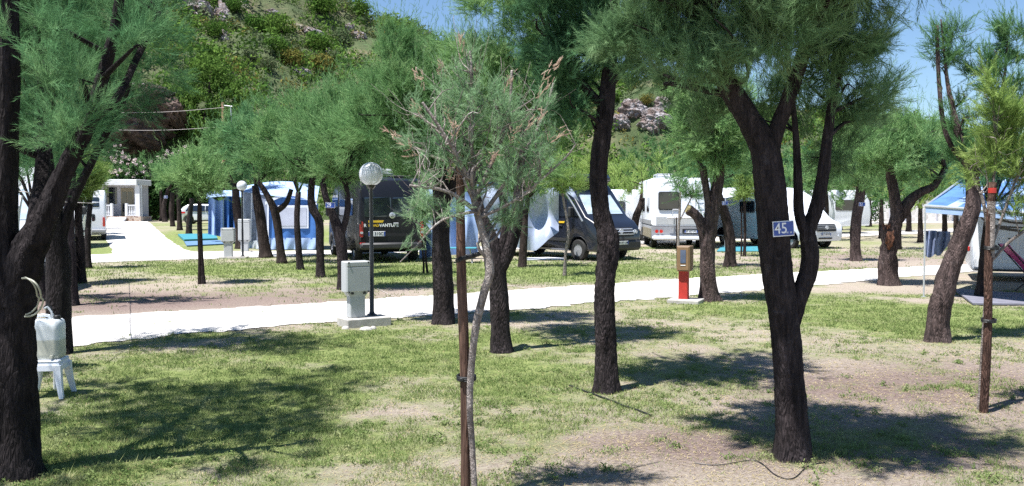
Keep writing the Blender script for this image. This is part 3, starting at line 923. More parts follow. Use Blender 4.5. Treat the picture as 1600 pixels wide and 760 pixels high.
# ---- foreground and middle trees (photo pixels)
tA = tree((26, 742), [
    [(26, 745, 38), (24, 620, 33), (22, 500, 31), (38, 410, 29), (66, 350, 22), (98, 275, 16), (138, 195, 12), (160, 120, 10), (180, 40, 8), (195, -60, 7)],
    [(18, 480, 26), (2, 380, 25), (4, 290, 22), (12, 180, 17), (16, 60, 14), (18, -60, 12), (30, -200, 9)],
    [(138, 195, 7), (185, 150, 6, .2), (215, 90, 5, .5), (250, 20, 4, .7)],
    [(45, 400, 14, .2), (62, 300, 12, .5), (70, 180, 10, .9), (60, 60, 8, 1.2)]],
    [(110, 90, 95, 80, .6), (190, 40, 100, 60, .3), (230, 95, 60, 50, .9), (100, -60, 150, 80, .8), (40, 170, 60, 60, .4), (115, 205, 50, 35, -.1), (60, 290, 40, 35, .5),
     (120, 120, 60, 60, -.5), (60, 60, 70, 60, -.5), (90, 190, 40, 40, -.4), (210, 60, 60, 50, -.4), (20, 20, 70, 90, .3), (-90, 60, 110, 160, .5), (220, -60, 100, 60, 1.4), (10, 230, 40, 60, 1.2), (-121, 0, 120, 70, 1.9), (-290, -60, 110, 60, .6), (-230, 30, 90, 60, 2.6), (7, -16, 100, 60, 1.5), (60, -93, 110, 60, .15), (-350, -160, 150, 90, -.8), (-40, -160, 200, 110, 1.2), (150, -140, 160, 80, 2.0)],
    'massive dark tree at the left edge whose thick limb leans right over the grass', leaf='leaf_deep', bark='bark_shade', clumps=900, k=13, plen=.20, twigs=60, hang=.1)
tB = tree((88, 553), [
    [(90, 556, 20), (92, 470, 19), (88, 380, 18), (78, 300, 15), (64, 200, 12), (58, 80, 9)],
    [(90, 400, 8), (112, 320, 7), (150, 240, 6), (195, 150, 5), (215, 60, 4)]],
    [(100, 150, 100, 90), (190, 90, 90, 80), (40, 60, 90, 90), (130, 10, 140, 80), (240, 20, 70, 70, -.6), (120, 230, 60, 40), (60, -80, 150, 90), (200, -80, 120, 70, -.5)],
    'dark trunk directly behind the stool and jerrycan', leaf='leaf_deep', bark='bark_shade', clumps=420, k=12, twigs=30)
tC = tree((113, 477), [[(113, 479, 10), (111, 420, 9), (107, 350, 9), (112, 270, 7), (118, 200, 5)]],
    [(112, 210, 75, 60), (70, 160, 80, 60), (150, 150, 60, 60)], 'slim dark trunk at the left end of the white cross road', leaf='leaf_deep', clumps=120)
tree((128, 442), [[(128, 443, 7), (125, 390, 7), (122, 340, 6), (126, 290, 5)]],
    [(122, 285, 36, 28), (120, 262, 34, 22)], 'left row tree with a pale green clipped crown hiding the white camper', leaf='leaf_lime', clumps=120, k=14, up=.8)
tree((138, 420), [[(138, 421, 5.5), (137, 370, 5), (141, 320, 4)]], [(130, 274, 26, 24), (138, 252, 16, 14)], 'left row tree just before the strip of grass by the white camper', leaf='leaf_lime', clumps=80, k=14, up=.8)
tree((101, 447), [[(101, 449, 9), (99, 390, 8), (92, 330, 7), (85, 280, 5)]], [(85, 270, 45, 35)], 'left row tree leaning left in front of the grey van', leaf='leaf_green', clumps=80)
tree((60, 470), [[(60, 472, 12), (58, 400, 10), (52, 330, 8)]], [(50, 250, 60, 60), (20, 200, 60, 50)], 'left row tree half hidden behind the massive leaning trunk', leaf='leaf_deep', clumps=80)

# avenue, right row, far to near
tree((244, 343.5), [[(244, 344, 3.2), (243, 315, 3), (242, 290, 2.5)]], [(243, 268, 20, 18)], 'avenue tree nearest the white bungalow', bark='bark_far', clumps=60, twigs=5)
tree((252, 345.5), [[(252, 346, 2.8), (252, 310, 2.5), (250, 285, 2)]], [(252, 268, 22, 18)], 'second avenue tree from the bungalow, straight and thin', bark='bark_far', clumps=60, twigs=5)
tree((258, 347), [[(258, 347.5, 4), (256, 325, 4), (262, 300, 3), (268, 285, 2)]], [(262, 266, 26, 20)], 'avenue tree carrying a small blue plate', bark='bark_far', clumps=75, twigs=5)
tree((270, 354), [[(270, 354.5, 3.8), (268, 330, 4), (270, 300, 4)]], [(272, 268, 30, 22)], 'avenue tree behind the rear bumper of the silver car', bark='bark_far', clumps=80, twigs=5)
tree((281, 360), [[(281, 360.5, 4), (280, 330, 3.6), (277, 295, 3.5)]], [(287, 264, 34, 24)], 'avenue tree in front of the silver car tail', bark='bark_far', clumps=90, twigs=5)
tree((295, 368), [[(295, 368.5, 4.6), (296, 340, 4.4), (300, 310, 4)]], [(302, 268, 36, 26), (250, 278, 20, 16)], 'avenue tree in front of the silver car wheel', bark='bark_far', clumps=110, twigs=5)

tree((318, 444), [[(318, 445, 3.2), (315, 400, 3), (313, 340, 2.8), (312, 300, 2.5)]], [(306, 272, 40, 26), (322, 285, 30, 22), (300, 258, 26, 18)],
    'young round headed tree tied to a dark stake on the lawn', leaf='leaf_green', clumps=120, k=14, twigs=14, up=.75)
tree((374, 389), [[(376, 390, 7.5), (374, 360, 7), (370, 330, 7), (368, 290, 5)]], [(365, 235, 48, 46), (340, 225, 34, 34), (372, 205, 30, 24)],
    'tree behind the far lamp post beside the pale blue tent curtain', leaf='leaf_green', bark='bark_far', clumps=150, k=13)
tree((415, 403), [[(416, 404, 9.5), (411, 370, 9), (404, 325, 8), (398, 290, 5)]], [(400, 225, 52, 56), (380, 200, 40, 36), (425, 200, 40, 40)],
    'thick dark tree covering the left corner of the blue awning tent', leaf='leaf_deep', bark='bark_far', clumps=170, k=13)
tree((440, 412), [[(441, 413, 7.5), (436, 370, 7), (430, 332, 7), (418, 306, 5), (404, 284, 4)], [(430, 332, 5.5), (447, 318, 4.5), (455, 296, 3.5)]], [(440, 215, 56, 60), (470, 190, 44, 50), (420, 250, 38, 26)],
    'forked tree before the white window of the blue tent', leaf='leaf_green', bark='bark_far', clumps=210, k=13)
tree((469, 422), [[(470, 423, 5.5), (466, 380, 5.2), (464, 345, 4.8), (466, 300, 4.5)]], [(470, 240, 46, 36), (490, 200, 50, 48)],
    'straight slender tree before the right side of the blue tent window', leaf='leaf_green', bark='bark', clumps=150, k=13)
tree((500, 434), [[(501, 435, 7.5), (500, 390, 7), (499, 347, 7), (488, 325, 7), (486, 300, 6), (490, 270, 5)]], [(505, 215, 62, 52), (540, 180, 60, 56), (470, 255, 36, 28), (520, 262, 45, 26)],
    'tree with a kinked trunk at the left end of the black camper van', leaf='leaf_green', clumps=250, k=13, shoots=15)
t29 = tree((535, 453), [[(537, 455, 9.5), (535, 410, 9), (531, 370, 9), (521, 340, 8), (510, 312, 6), (504, 285, 5)], [(533, 372, 6), (540, 345, 5), (544, 318, 4.5), (540, 290, 4)]], [(545, 225, 64, 44), (575, 190, 62, 50), (520, 262, 40, 28), (560, 265, 40, 24)],
    'forked tree with the blue plate number 29', leaf='leaf_green', clumps=240, k=13, shoots=15)
t693 = tree((693, 506), [[(692, 508, 16.5), (693, 450, 16), (690, 380, 15), (690, 320, 14), (685, 260, 12), (670, 190, 8)], [(690, 330, 9), (720, 260, 8), (740, 180, 6)]],
    [(640, 150, 84, 70), (600, 190, 64, 60), (700, 200, 90, 70), (660, 240, 66, 44), (720, 120, 84, 70), (625, 90, 50, 50), (770, 170, 70, 70)],
    'stout straight trunk between the white road and the black camper van', leaf='leaf_green', clumps=800, k=13, shoots=170, twigs=40, plen=.25, up=.8, hang=0)
t782 = tree((782, 549), [[(783, 551, 16), (782, 500, 15.5), (779, 450, 15), (772, 410, 17), (765, 370, 13), (752, 335, 9), (742, 300, 7)], [(776, 430, 13), (795, 390, 12), (806, 345, 11), (812, 290, 9), (820, 220, 7)], [(775, 420, 9), (790, 360, 8), (785, 300, 7)]],
    [(815, 170, 90, 70, .6), (860, 120, 80, 80, .6), (790, 100, 80, 70, 1), (830, 260, 62, 40, .2), (850, 30, 90, 70, .5), (740, 90, 60, 50, 1.), (885, 210, 40, 40, .4), (800, -20, 110, 50, .6)],
    'trunk that splits low behind the staked sapling in the centre', leaf='leaf_green', clumps=640, k=13, shoots=50, twigs=40, plen=.24)
tree((815, 418), [[(816, 420, 7), (818, 385, 6.5), (820, 345, 6), (825, 310, 4)]], [(838, 265, 46, 42), (810, 285, 34, 24)], 'short tree in front of the sagging silver tarpaulin', leaf='leaf_green', bark='bark_far', clumps=110)
tree((882, 431), [[(882, 432, 2.8), (884, 395, 2.5), (888, 360, 2.3), (880, 310, 2), (876, 280, 1.5)]], [(882, 285, 34, 20), (870, 265, 24, 18)], 'thin crooked sapling before the front wheel of the dark van', leaf='leaf_lime', bark='bark_pale', clumps=60, twigs=12)
t948 = tree((948, 613), [[(949, 616, 18), (947, 560, 17), (945, 500, 17), (946, 440, 17), (950, 395, 18), (946, 362, 16), (938, 325, 14), (935, 270, 14), (941, 210, 14), (948, 150, 14), (955, 80, 11), (960, 0, 9)],
                       [(948, 370, 9), (957, 366, 10), (960, 385, 8), (957, 405, 5)], [(945, 170, 7), (900, 120, 7), (860, 60, 6)], [(948, 140, 7), (985, 90, 6), (1010, 30, 5)]],
    [(905, 60, 80, 60), (880, 120, 48, 48), (960, 20, 90, 60), (900, 170, 36, 36), (1000, 50, 50, 40), (860, 0, 80, 60), (1005, 95, 30, 20), (940, -70, 160, 70), (930, 100, 40, 40, .3), (1000, -120, 140, 70, .3)],
    'tree with a swollen knee halfway up its trunk standing on bare ground', leaf='leaf_deep', clumps=780, k=13, twigs=50, plen=.20)
tree((1060, 420), [[(1060, 421, 2.4), (1060, 370, 2.3), (1062, 330, 2), (1063, 300, 1.6)], [(1062, 345, 1.2), (1075, 320, 1.2), (1085, 300, .9)]], [(1062, 285, 22, 16), (1080, 300, 18, 10)], 'wispy sapling rising behind the brown hose cabinet', leaf='leaf_green', bark='bark_pale', clumps=34, k=8, twigs=14)
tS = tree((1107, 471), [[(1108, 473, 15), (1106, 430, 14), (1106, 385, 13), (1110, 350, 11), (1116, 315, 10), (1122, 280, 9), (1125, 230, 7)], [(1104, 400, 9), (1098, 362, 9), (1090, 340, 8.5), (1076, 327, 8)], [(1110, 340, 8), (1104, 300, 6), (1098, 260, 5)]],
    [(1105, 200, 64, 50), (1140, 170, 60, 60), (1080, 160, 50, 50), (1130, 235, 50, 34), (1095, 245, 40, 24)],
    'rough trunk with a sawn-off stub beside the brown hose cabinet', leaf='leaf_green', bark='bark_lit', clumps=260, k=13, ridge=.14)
t31 = tree((1140, 417), [[(1140, 418, 9.5), (1141, 385, 9), (1137, 350, 8), (1127, 318, 7), (1118, 290, 5)]], [(1120, 262, 46, 24), (1160, 240, 40, 34)], 'tree with a blue plate behind the stub tree', leaf='leaf_deep', bark='bark_far', clumps=120)
tree((1163, 401), [[(1163, 402, 2.6), (1164, 360, 2.3), (1163, 310, 2)]], [(1165, 290, 22, 22)], 'little staked tree in front of the shaded motorhome side', leaf='leaf_lime', bark='bark_far', clumps=50, twigs=8)
t45 = tree((1237, 716), [
    [(1238, 720, 28), (1236, 650, 25.5), (1232, 580, 24), (1228, 520, 23.5), (1220, 460, 24), (1211, 400, 25), (1207, 340, 26), (1203, 285, 26), (1195, 232, 25), (1172, 190, 20), (1146, 148, 18), (1118, 95, 16), (1098, 30, 14), (1085, -50, 11)],
    [(1200, 250, 17), (1212, 205, 13.5), (1230, 160, 12), (1250, 100, 11.5), (1272, 30, 10.5), (1290, -50, 10)],
    [(1238, 505, 14), (1250, 462, 14), (1262, 430, 14.5), (1266, 395, 14), (1262, 362, 12.5), (1274, 330, 11.5), (1284, 285, 10.5), (1291, 230, 9), (1300, 160, 7)],
    [(1262, 372, 9), (1249, 335, 8.5), (1247, 290, 7.5), (1244, 220, 5.5), (1238, 150, 4), (1230, 80, 3)]],
    [(1120, 40, 105, 62), (1010, 30, 75, 50, .1), (1200, 60, 90, 60, -.4), (1115, 92, 48, 30, -.35), (1060, 80, 60, 44, -.2), (1190, 70, 50, 34, -.5), (1000, 90, 50, 44, .3), (970, 60, 50, 40, .3), (1190, 170, 50, 40, .8), (1300, 90, 80, 66), (1370, 150, 50, 50, .5), (1310, 230, 40, 36, .5), (1110, 180, 40, 40, .9), (1050, 120, 50, 40, .8), (1270, 10, 100, 50), (1350, 60, 70, 55, .1), (1295, 190, 60, 46, .3), (1330, 150, 44, 36, .2),
     (1120, -70, 190, 70, -.2), (1330, -60, 130, 70, -.3), (1230, 130, 40, 40, .8), (1200, -140, 250, 80, -.3), (1080, -40, 100, 60, .6), (1250, -60, 140, 60, -.8)],
    'big double-stemmed tree bearing the blue plate number 45', leaf='leaf_blue', clumps=1500, k=13, twigs=90, plen=.185, ridge=.06, shoots=10)
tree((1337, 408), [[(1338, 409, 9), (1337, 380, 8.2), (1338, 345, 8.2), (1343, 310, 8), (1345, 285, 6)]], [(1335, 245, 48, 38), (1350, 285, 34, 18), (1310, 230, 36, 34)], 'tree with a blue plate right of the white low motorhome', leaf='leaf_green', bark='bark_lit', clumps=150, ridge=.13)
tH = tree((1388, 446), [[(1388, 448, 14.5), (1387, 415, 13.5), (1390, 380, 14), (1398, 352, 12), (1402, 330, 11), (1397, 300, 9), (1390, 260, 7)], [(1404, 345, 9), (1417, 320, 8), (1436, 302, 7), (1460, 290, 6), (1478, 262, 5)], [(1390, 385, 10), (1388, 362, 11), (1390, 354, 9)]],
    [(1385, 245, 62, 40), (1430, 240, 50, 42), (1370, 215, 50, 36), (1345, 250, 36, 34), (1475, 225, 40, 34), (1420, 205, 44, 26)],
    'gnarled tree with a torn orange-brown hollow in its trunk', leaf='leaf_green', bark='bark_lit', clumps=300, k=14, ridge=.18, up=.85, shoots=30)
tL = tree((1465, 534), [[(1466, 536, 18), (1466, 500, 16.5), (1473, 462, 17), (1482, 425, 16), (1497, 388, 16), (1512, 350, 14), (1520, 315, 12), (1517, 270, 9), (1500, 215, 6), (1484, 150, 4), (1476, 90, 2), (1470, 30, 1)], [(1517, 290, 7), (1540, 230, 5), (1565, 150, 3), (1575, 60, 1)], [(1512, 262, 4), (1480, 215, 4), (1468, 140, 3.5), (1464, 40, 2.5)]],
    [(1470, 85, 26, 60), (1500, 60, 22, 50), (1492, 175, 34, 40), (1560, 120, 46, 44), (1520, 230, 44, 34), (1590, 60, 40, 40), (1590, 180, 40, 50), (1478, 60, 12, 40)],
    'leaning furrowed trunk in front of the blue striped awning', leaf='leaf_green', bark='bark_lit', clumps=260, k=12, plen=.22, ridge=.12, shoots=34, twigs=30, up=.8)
tY = tree((1531, 640), [[(1531, 641, 4), (1536, 560, 4.5), (1541, 480, 4.5), (1546, 400, 4), (1541, 340, 3.2), (1532, 300, 2.5)], [(1547, 410, 3), (1575, 380, 2.5), (1610, 355, 2)], [(1550, 300, 2.5), (1556, 230, 2.5), (1550, 150, 1.5)], [(1548, 390, 2.5), (1580, 300, 2), (1600, 250, 1.5)]],
    [(1552, 240, 40, 34), (1560, 180, 34, 44), (1595, 210, 34, 60), (1530, 275, 24, 20), (1548, 130, 16, 34), (1600, 270, 30, 34), (1590, 330, 26, 30)],
    'young yellowish tree tied to the tall stake at the right edge', leaf='leaf_lime', bark='bark_pale', clumps=120, k=9, twigs=40, plen=.17, ridge=.04, up=.8)
tree((1532, 466), [[(1533, 468, 9), (1535, 430, 8), (1540, 385, 8), (1546, 330, 7)]], [(1555, 250, 60, 50)], 'dark trunk standing against the striped white motorhome', leaf='leaf_deep', clumps=90)
# young central sapling with dried blossom
tM = tree((742, 790), [
    [(744, 792, 4.5), (738, 700, 5), (734, 620, 5.5), (742, 520, 6.5), (757, 455, 7), (765, 425, 7.5), (758, 380, 6.5), (746, 335, 6), (738, 295, 5), (736, 230, 4), (738, 150, 3), (735, 80, 2)],
    [(744, 330, 4.5), (700, 300, 3, -.1), (640, 290, 2, -.2)], [(748, 345, 4), (800, 270, 3.5, .1), (845, 190, 2.5, .2), (865, 130, 1.5, .25)],
    [(738, 290, 3.5), (700, 220, 3, -.15), (660, 160, 2, -.2)], [(742, 310, 3.5), (790, 200, 3), (800, 110, 2)], [(738, 250, 3), (690, 250, 2.4, .2), (620, 215, 1.8, .3)],
    [(745, 330, 3), (690, 345, 1.8, -.2), (650, 385, 1.0, -.3), (625, 410, .6, -.3)], [(750, 340, 3), (810, 310, 2.4), (880, 250, 1.6), (900, 225, 1.2)]],
    [(735, 150, 66, 62), (690, 210, 66, 52), (790, 190, 66, 62), (740, 250, 66, 46), (800, 280, 60, 34), (660, 290, 44, 34, -.15), (700, 320, 50, 30, -.1), (840, 240, 40, 40), (735, 95, 24, 34), (650, 170, 34, 34), (655, 350, 32, 30, -.3), (640, 385, 18, 16, -.3), (790, 340, 36, 24, .1), (850, 170, 24, 44), (640, 225, 24, 20)],
    'staked sapling in the centre with sparse pale sprays and dried pinkish blossom', leaf='leaf_pale', bark='bark_pale', clumps=440, k=5, twigs=120, plen=.10, ridge=.04, up=.4, M_=26, shell=1.5, wmul=.8)
def dried_blossom():
    rng = np.random.default_rng(77); B = tM.location
    spots = [(655, 175), (650, 240), (645, 215), (700, 180), (660, 130), (735, 95), (742, 120), (740, 170), (845, 170), (850, 140), (835, 190), (825, 150), (860, 110), (870, 215), (888, 242), (705, 275), (770, 250), (760, 215), (690, 110), (755, 300), (770, 275), (800, 215), (620, 215), (640, 205), (720, 70), (795, 130), (880, 165), (712, 205)]
    O = []; D = []
    for (x, y) in spots[::3] + spots[1::3]:
        dy = rng.uniform(-.25, .1); c = np.array(at(x, y, B.y + dy) - B)
        out = np.array([(x - 738) / 150, rng.uniform(-.3, .3), .55 + (230 - y) / 300])
        for k in range(13):
            O.append(c + out * rng.uniform(-.06, .06) + rng.normal(size=3) * .012); D.append(out + rng.normal(size=3) * .4)
    V, F = place(templ(26, .30, .07), np.array(O), np.array(D), np.full(len(O), .042) * (.7 + .6 * rng.random(len(O))), rng)
    link('blossom', np_mesh('blossom', V, F), M['flower_dry'], tM)
dried_blossom()

# ---- the second line of trees, behind the vehicles
def back(px, Y, r, top, label, leaf='leaf_green', base_y=None, lean=0, clumps=110, wid=1.25, shoots=0, tr=.11, group='tamarisks behind the vehicles'):
    """tree at distance Y under pixel column px; crown centre radius r (m), crown top height top (m)"""
    X = (px - 800) / FPX * Y * 1.0
    s = FPX / Y
    gy_ = 320 + (CAMH - float(gz(X, Y))) * s
    hz = lambda h: 320 + (CAMH - h) * s
    cr = top - r
    return tree((px, gy_), [[(px, gy_ + 1, tr * s), (px + lean * .3 * s, hz(1.1), tr * .9 * s), (px + lean * .8 * s, hz(1.9), tr * .7 * s), (px + lean * s, hz(cr), tr * .4 * s)]],
        [(px + lean * s, hz(cr), r * wid * s, r * .8 * s), (px + (lean + r * .7) * s, hz(cr - .2 * r), r * .7 * s, r * .55 * s), (px + (lean - r * .7) * s, hz(cr - .1 * r), r * .7 * s, r * .6 * s), (px + (lean + .1 * r) * s, hz(cr + .3 * r), r * .7 * s, r * .6 * s)],
        label, leaf=leaf, bark='bark_far', clumps=clumps, twigs=8, up=.9, shoots=shoots, group=group)
back(988, 40.5, 1.7, 4.4, 'dark leaning trunk between the dark van and the tall white motorhome', lean=.5, tr=.2, leaf='leaf_lime')
back(930, 46, 1.9, 5.2, 'bright green crown just above the dark van roof', leaf='leaf_lime')
back(1030, 52, 2.3, 6.3, 'tall crown rising behind the roof of the tall white motorhome', leaf='leaf_green', clumps=150)
back(1090, 50, 2.0, 5.2, 'crown over the right half of the tall white motorhome', leaf='leaf_green')
back(865, 50, 2.0, 5.0, 'crown behind the sagging silver tarpaulin', leaf='leaf_green')
back(790, 47, 2.1, 5.0, 'crown between the two dark vans, far back', leaf='leaf_green')
back(1170, 47, 2.0, 5.4, 'crown behind the white awning of the low motorhome', leaf='leaf_green')
back(1245, 50, 2.1, 5.6, 'crown behind the cab of the low white motorhome', leaf='leaf_deep')
back(1290, 44.5, 1.6, 4.6, 'dark tree between the low motorhome and the plated tree', leaf='leaf_green', tr=.2)
back(1312, 56, 1.9, 5.2, 'trunk standing at the nose of the low white motorhome', leaf='leaf_green', tr=.17)
back(1358, 62, 2.1, 5.2, 'rear row tree in front of the dark hedge', leaf='leaf_green', tr=.2)
back(1377, 46.5, 1.7, 4.7, 'rear row tree left of the hollow trunk', leaf='leaf_green', tr=.15)
back(1404, 36, 1.5, 4.2, 'rear row tree seen just right of the hollow trunk', leaf='leaf_green', tr=.12)
back(1420, 53, 1.9, 5.0, 'rear row tree before the pale stone wall', leaf='leaf_green', tr=.17)
back(1438, 42.5, 1.6, 4.3, 'dark straight rear row tree left of the awning pole', leaf='leaf_lime', tr=.13)
back(1476, 48, 1.9, 5.0, 'tree seen under the striped awning, upright', leaf='leaf_lime', tr=.15)
back(1494, 46, 1.7, 4.6, 'tree seen under the striped awning, next to the leaning trunk', leaf='leaf_lime', tr=.16)
back(228, 84, 2.2, 7.2, 'small clipped bushy tree above the flat bungalow roof', leaf='leaf_green', group='shrubs behind the bungalow')
back(600, 44, 2.4, 6.5, 'crown behind the black camper van roof', leaf='leaf_green', clumps=140)
back(545, 47, 2.3, 6.0, 'crown behind the forked number 29 tree', leaf='leaf_green')
back(350, 60, 2.4, 6.5, 'crown behind the pale blue tent curtain', leaf='leaf_green')
back(700, 52, 2.6, 7.0, 'crown far behind the blue grey hanging tarpaulin', leaf='leaf_green')
back(126, 50, 1.1, 4.3, 'crown over the far end of the white camper van', leaf='leaf_lime')
back(134, 57, .9, 4.4, 'tree at the left verge of the avenue behind the camper van', leaf='leaf_green')
back(140, 64, .8, 4.6, 'tree at the left verge of the avenue nearest the bungalow', leaf='leaf_green')
back(1540, 60, 2.6, 7.5, 'crown behind the striped motorhome', leaf='leaf_deep')
back(1600, 52, 2.6, 7.0, 'crown above the roof of the striped motorhome', leaf='leaf_deep')

# ------------------------------------------------------------------ hillside scrub, rocks, bushes
def hh(x, y): return float(hill_h(np.array(x, float), np.array(y, float)))
LS = [leafspray(70, .17, s) for s in range(4)]
def scrub_mass(name, n, seed, mat, rmin, rmax, label, squash=.75):
    rng = np.random.default_rng(seed)
    X = rng.uniform(-150, 130, n * 2); Y = 90 + 92 * rng.random(n * 2)
    dens = fbm(X * .06 + seed, Y * .06, 30 + seed, 3)
    m = dens > .33; X = X[m][:n]; Y = Y[m][:n]
    Z = hill_h(X, Y)
    R = rmin + (rmax - rmin) * rng.random(len(X)) ** 2
    O = np.stack([X, Y, Z + R * .35], 1)
    V, F = place(LS, O, rng.normal(size=O.shape), R, rng)
    tag(link(name, np_mesh(name, V, F), mat), label, 'scrub', kind='stuff')
scrub_mass('scrub', 5200, 1, M['maquis_a'], .8, 2.4, 'dense fresh green maquis scrub covering the slope')
scrub_mass('scrub', 2600, 2, M['maquis_b'], .7, 1.9, 'grey-green low scrub scattered over the slope')
scrub_mass('scrub', 1500, 3, M['maquis_c'], .6, 1.5, 'brownish dry scrub between the green bushes of the slope')

def hill_at(x, y):
    """point of the hillside seen at photo pixel x, y"""
    d = ray(x, y)
    Ys = np.arange(88, 176, .25); t = Ys / d[1]
    z = CAMH + d[2] * t; h = hill_h(d[0] * t, Ys)
    k = np.nonzero(z <= h)[0]
    i = k[0] if len(k) else len(Ys) - 1
    return Vector((d[0] * t[i], Ys[i], float(h[i])))

def bush(px, py, rpx, label, leaf, squash=.85, lobes=6, size=.13, n=110, name='hill_shrub', group='large shrubs on the hillside', cat='shrub', B=None):
    B = hill_at(px, py) if B is None else B
    r = rpx * B.y / FPX
    rng = np.random.default_rng(int(px * 7 + py))
    t = thing(name, label, cat, B, group=group)
    O = []; L = []
    for k in range(lobes):
        a = rng.random() * 6.28
        O.append((math.cos(a) * r * .55 * rng.random() ** .5, math.sin(a) * r * .5, r * squash * (.35 + .5 * rng.random()))); L.append(r * (.42 + .25 * rng.random()))
    O.append((0, 0, r * squash * .6)); L.append(r * .7)
    V, F = place([leafspray(n * 2, size, s) for s in range(3)], np.array(O), rng.normal(size=(len(O), 3)), np.array(L), rng)
    link('crown', np_mesh('crown', V, F), M[leaf], t)
    mb = MB()
    for k in range(4):
        mb.tube([(0, 0, -.3), (rng.normal() * r * .1, rng.normal() * r * .1, r * .4), (rng.normal() * r * .3, rng.normal() * r * .3, r * .8)], [.1, .07, .03], 6)
    mb.build('stem', M['bark_far'], t)
    return t
for (x, y, r, lab, lf) in [
    (440, 62, 34, 'large dark green round shrub high on the slope beside grey scree', 'maquis_a'),
    (400, 52, 24, 'dark shrub adjoining the pale cliff face, upper slope', 'maquis_a'),
    (497, 82, 26, 'bright fresh green dome shaped shrub in the middle of the slope', 'maquis_a'),
    (432, 84, 25, 'flat topped green shrub below the two dark ones', 'maquis_a'),
    (420, 112, 20, 'silvery grey-green shrub low on the slope', 'maquis_b'),
    (393, 96, 14, 'small blue-grey shrub right of the broad leaved tree top', 'maquis_b'),
    (535, 72, 24, 'olive shrub right of the bright green dome', 'maquis_b'),
    (460, 108, 24, 'yellowish brown shrub beside the silvery one', 'maquis_c'),
    (505, 118, 28, 'wide rusty green shrub just above the tamarisk crowns', 'maquis_c'),
    (522, 96, 16, 'grey spiny shrub below the olive one', 'maquis_b'),
    (340, 60, 22, 'dark shrub hanging under the upper pale rocks', 'maquis_a'),
    (370, 22, 22, 'light green shrub between two patches of rock near the top', 'maquis_a'),
    (500, 22, 28, 'broad shrub on the ridge below the sky', 'maquis_a'),
    (560, 24, 22, 'last round shrub on the ridge before the skyline drops', 'maquis_a'),
    (320, 95, 20, 'shrub in the shade of the cliff above the broad leaved tree', 'maquis_a'),
    (1010, 165, 14, 'small yellow-green shrub on the pale cliff right of centre', 'maquis_c'),
    (1045, 190, 14, 'green shrub at the foot of the pale cliff right of centre', 'maquis_a'),
    (965, 160, 12, 'shrub at the left edge of the pale cliff right of centre', 'maquis_a')]:
    bush(x, y, r, lab, lf)

def rock(px, py, w, h, label, seed, B=None, d=None, mat='rock'):
    B = hill_at(px, py) if B is None else B
    s = B.y / FPX
    rng = np.random.default_rng(seed)
    import bmesh
    bm = bmesh.new(); bmesh.ops.create_icosphere(bm, subdivisions=5, radius=1)
    W = w * s; H = h * s; D = d or (W * .7)
    for v in bm.verts:
        p = np.array(v.co)
        n = fbm(p[0] * 1.6 + seed * 3 + p[2], p[1] * 1.6 + p[2] * 1.9, seed, 4) - .5
        c = fbm(p[0] * 5 + seed + p[2] * 2, p[2] * 6 + p[1] * 4, seed + 9, 3) - .5
        g_ = fbm(p[0] * 11 + seed, p[2] * 12 + p[1] * 9, seed + 3, 2) - .5
        f = 1 + .9 * float(n) + .42 * float(c) + .14 * float(g_)
        v.co = (p[0] * W * f, p[1] * D * f, p[2] * H * f)
    me = bpy.data.meshes.new('rock'); bm.to_mesh(me); bm.free()
    o = link('rock_outcrop', me, M[mat])
    o.location = B; o.rotation_euler = (0, rng.uniform(-.4, .4), rng.uniform(-.4, .4))
    return tag(o, label, 'rock', 'pale limestone rocks of the hillside')
rock(310, 18, 22, 20, 'pale grey crag at the upper left of the hillside', 1)
rock(350, 36, 12, 24, 'narrow white rock streak right of the upper left crag', 2)
rock(352, 60, 7, 12, 'small white boulder at the foot of the narrow streak', 3)
rock(488, 52, 16, 7, 'flat pale rock above the bright green dome shrub', 4)
rock(560, 58, 14, 8, 'pale rock near the right end of the slope', 5)
rock(545, 46, 9, 8, 'small boulder above the olive shrub', 6)
rock(425, 24, 10, 6, 'small pale rock high in the middle of the slope', 8)
rock(470, 118, 14, 10, 'grey rock between the brown shrubs', 9)
rock(218, 150, 42, 12, 'white rock ledge above the dark cave mouth', 11, B=at(218, 150, 89), d=4.5)
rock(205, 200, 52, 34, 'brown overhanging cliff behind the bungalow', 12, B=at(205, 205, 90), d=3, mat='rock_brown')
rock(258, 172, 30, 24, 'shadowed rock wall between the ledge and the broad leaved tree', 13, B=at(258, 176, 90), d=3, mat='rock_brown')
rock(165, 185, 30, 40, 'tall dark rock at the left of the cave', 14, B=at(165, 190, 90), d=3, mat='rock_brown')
rock(990, 178, 22, 18, 'pale cliff face with lichen seen between the central trees', 15)
rock(1022, 196, 24, 20, 'lower pale cliff step right of the central trees', 16)
rock(968, 196, 18, 14, 'rough white rock left of the lower cliff step', 17)
rock(1035, 168, 14, 14, 'upper right block of the pale cliff', 18)

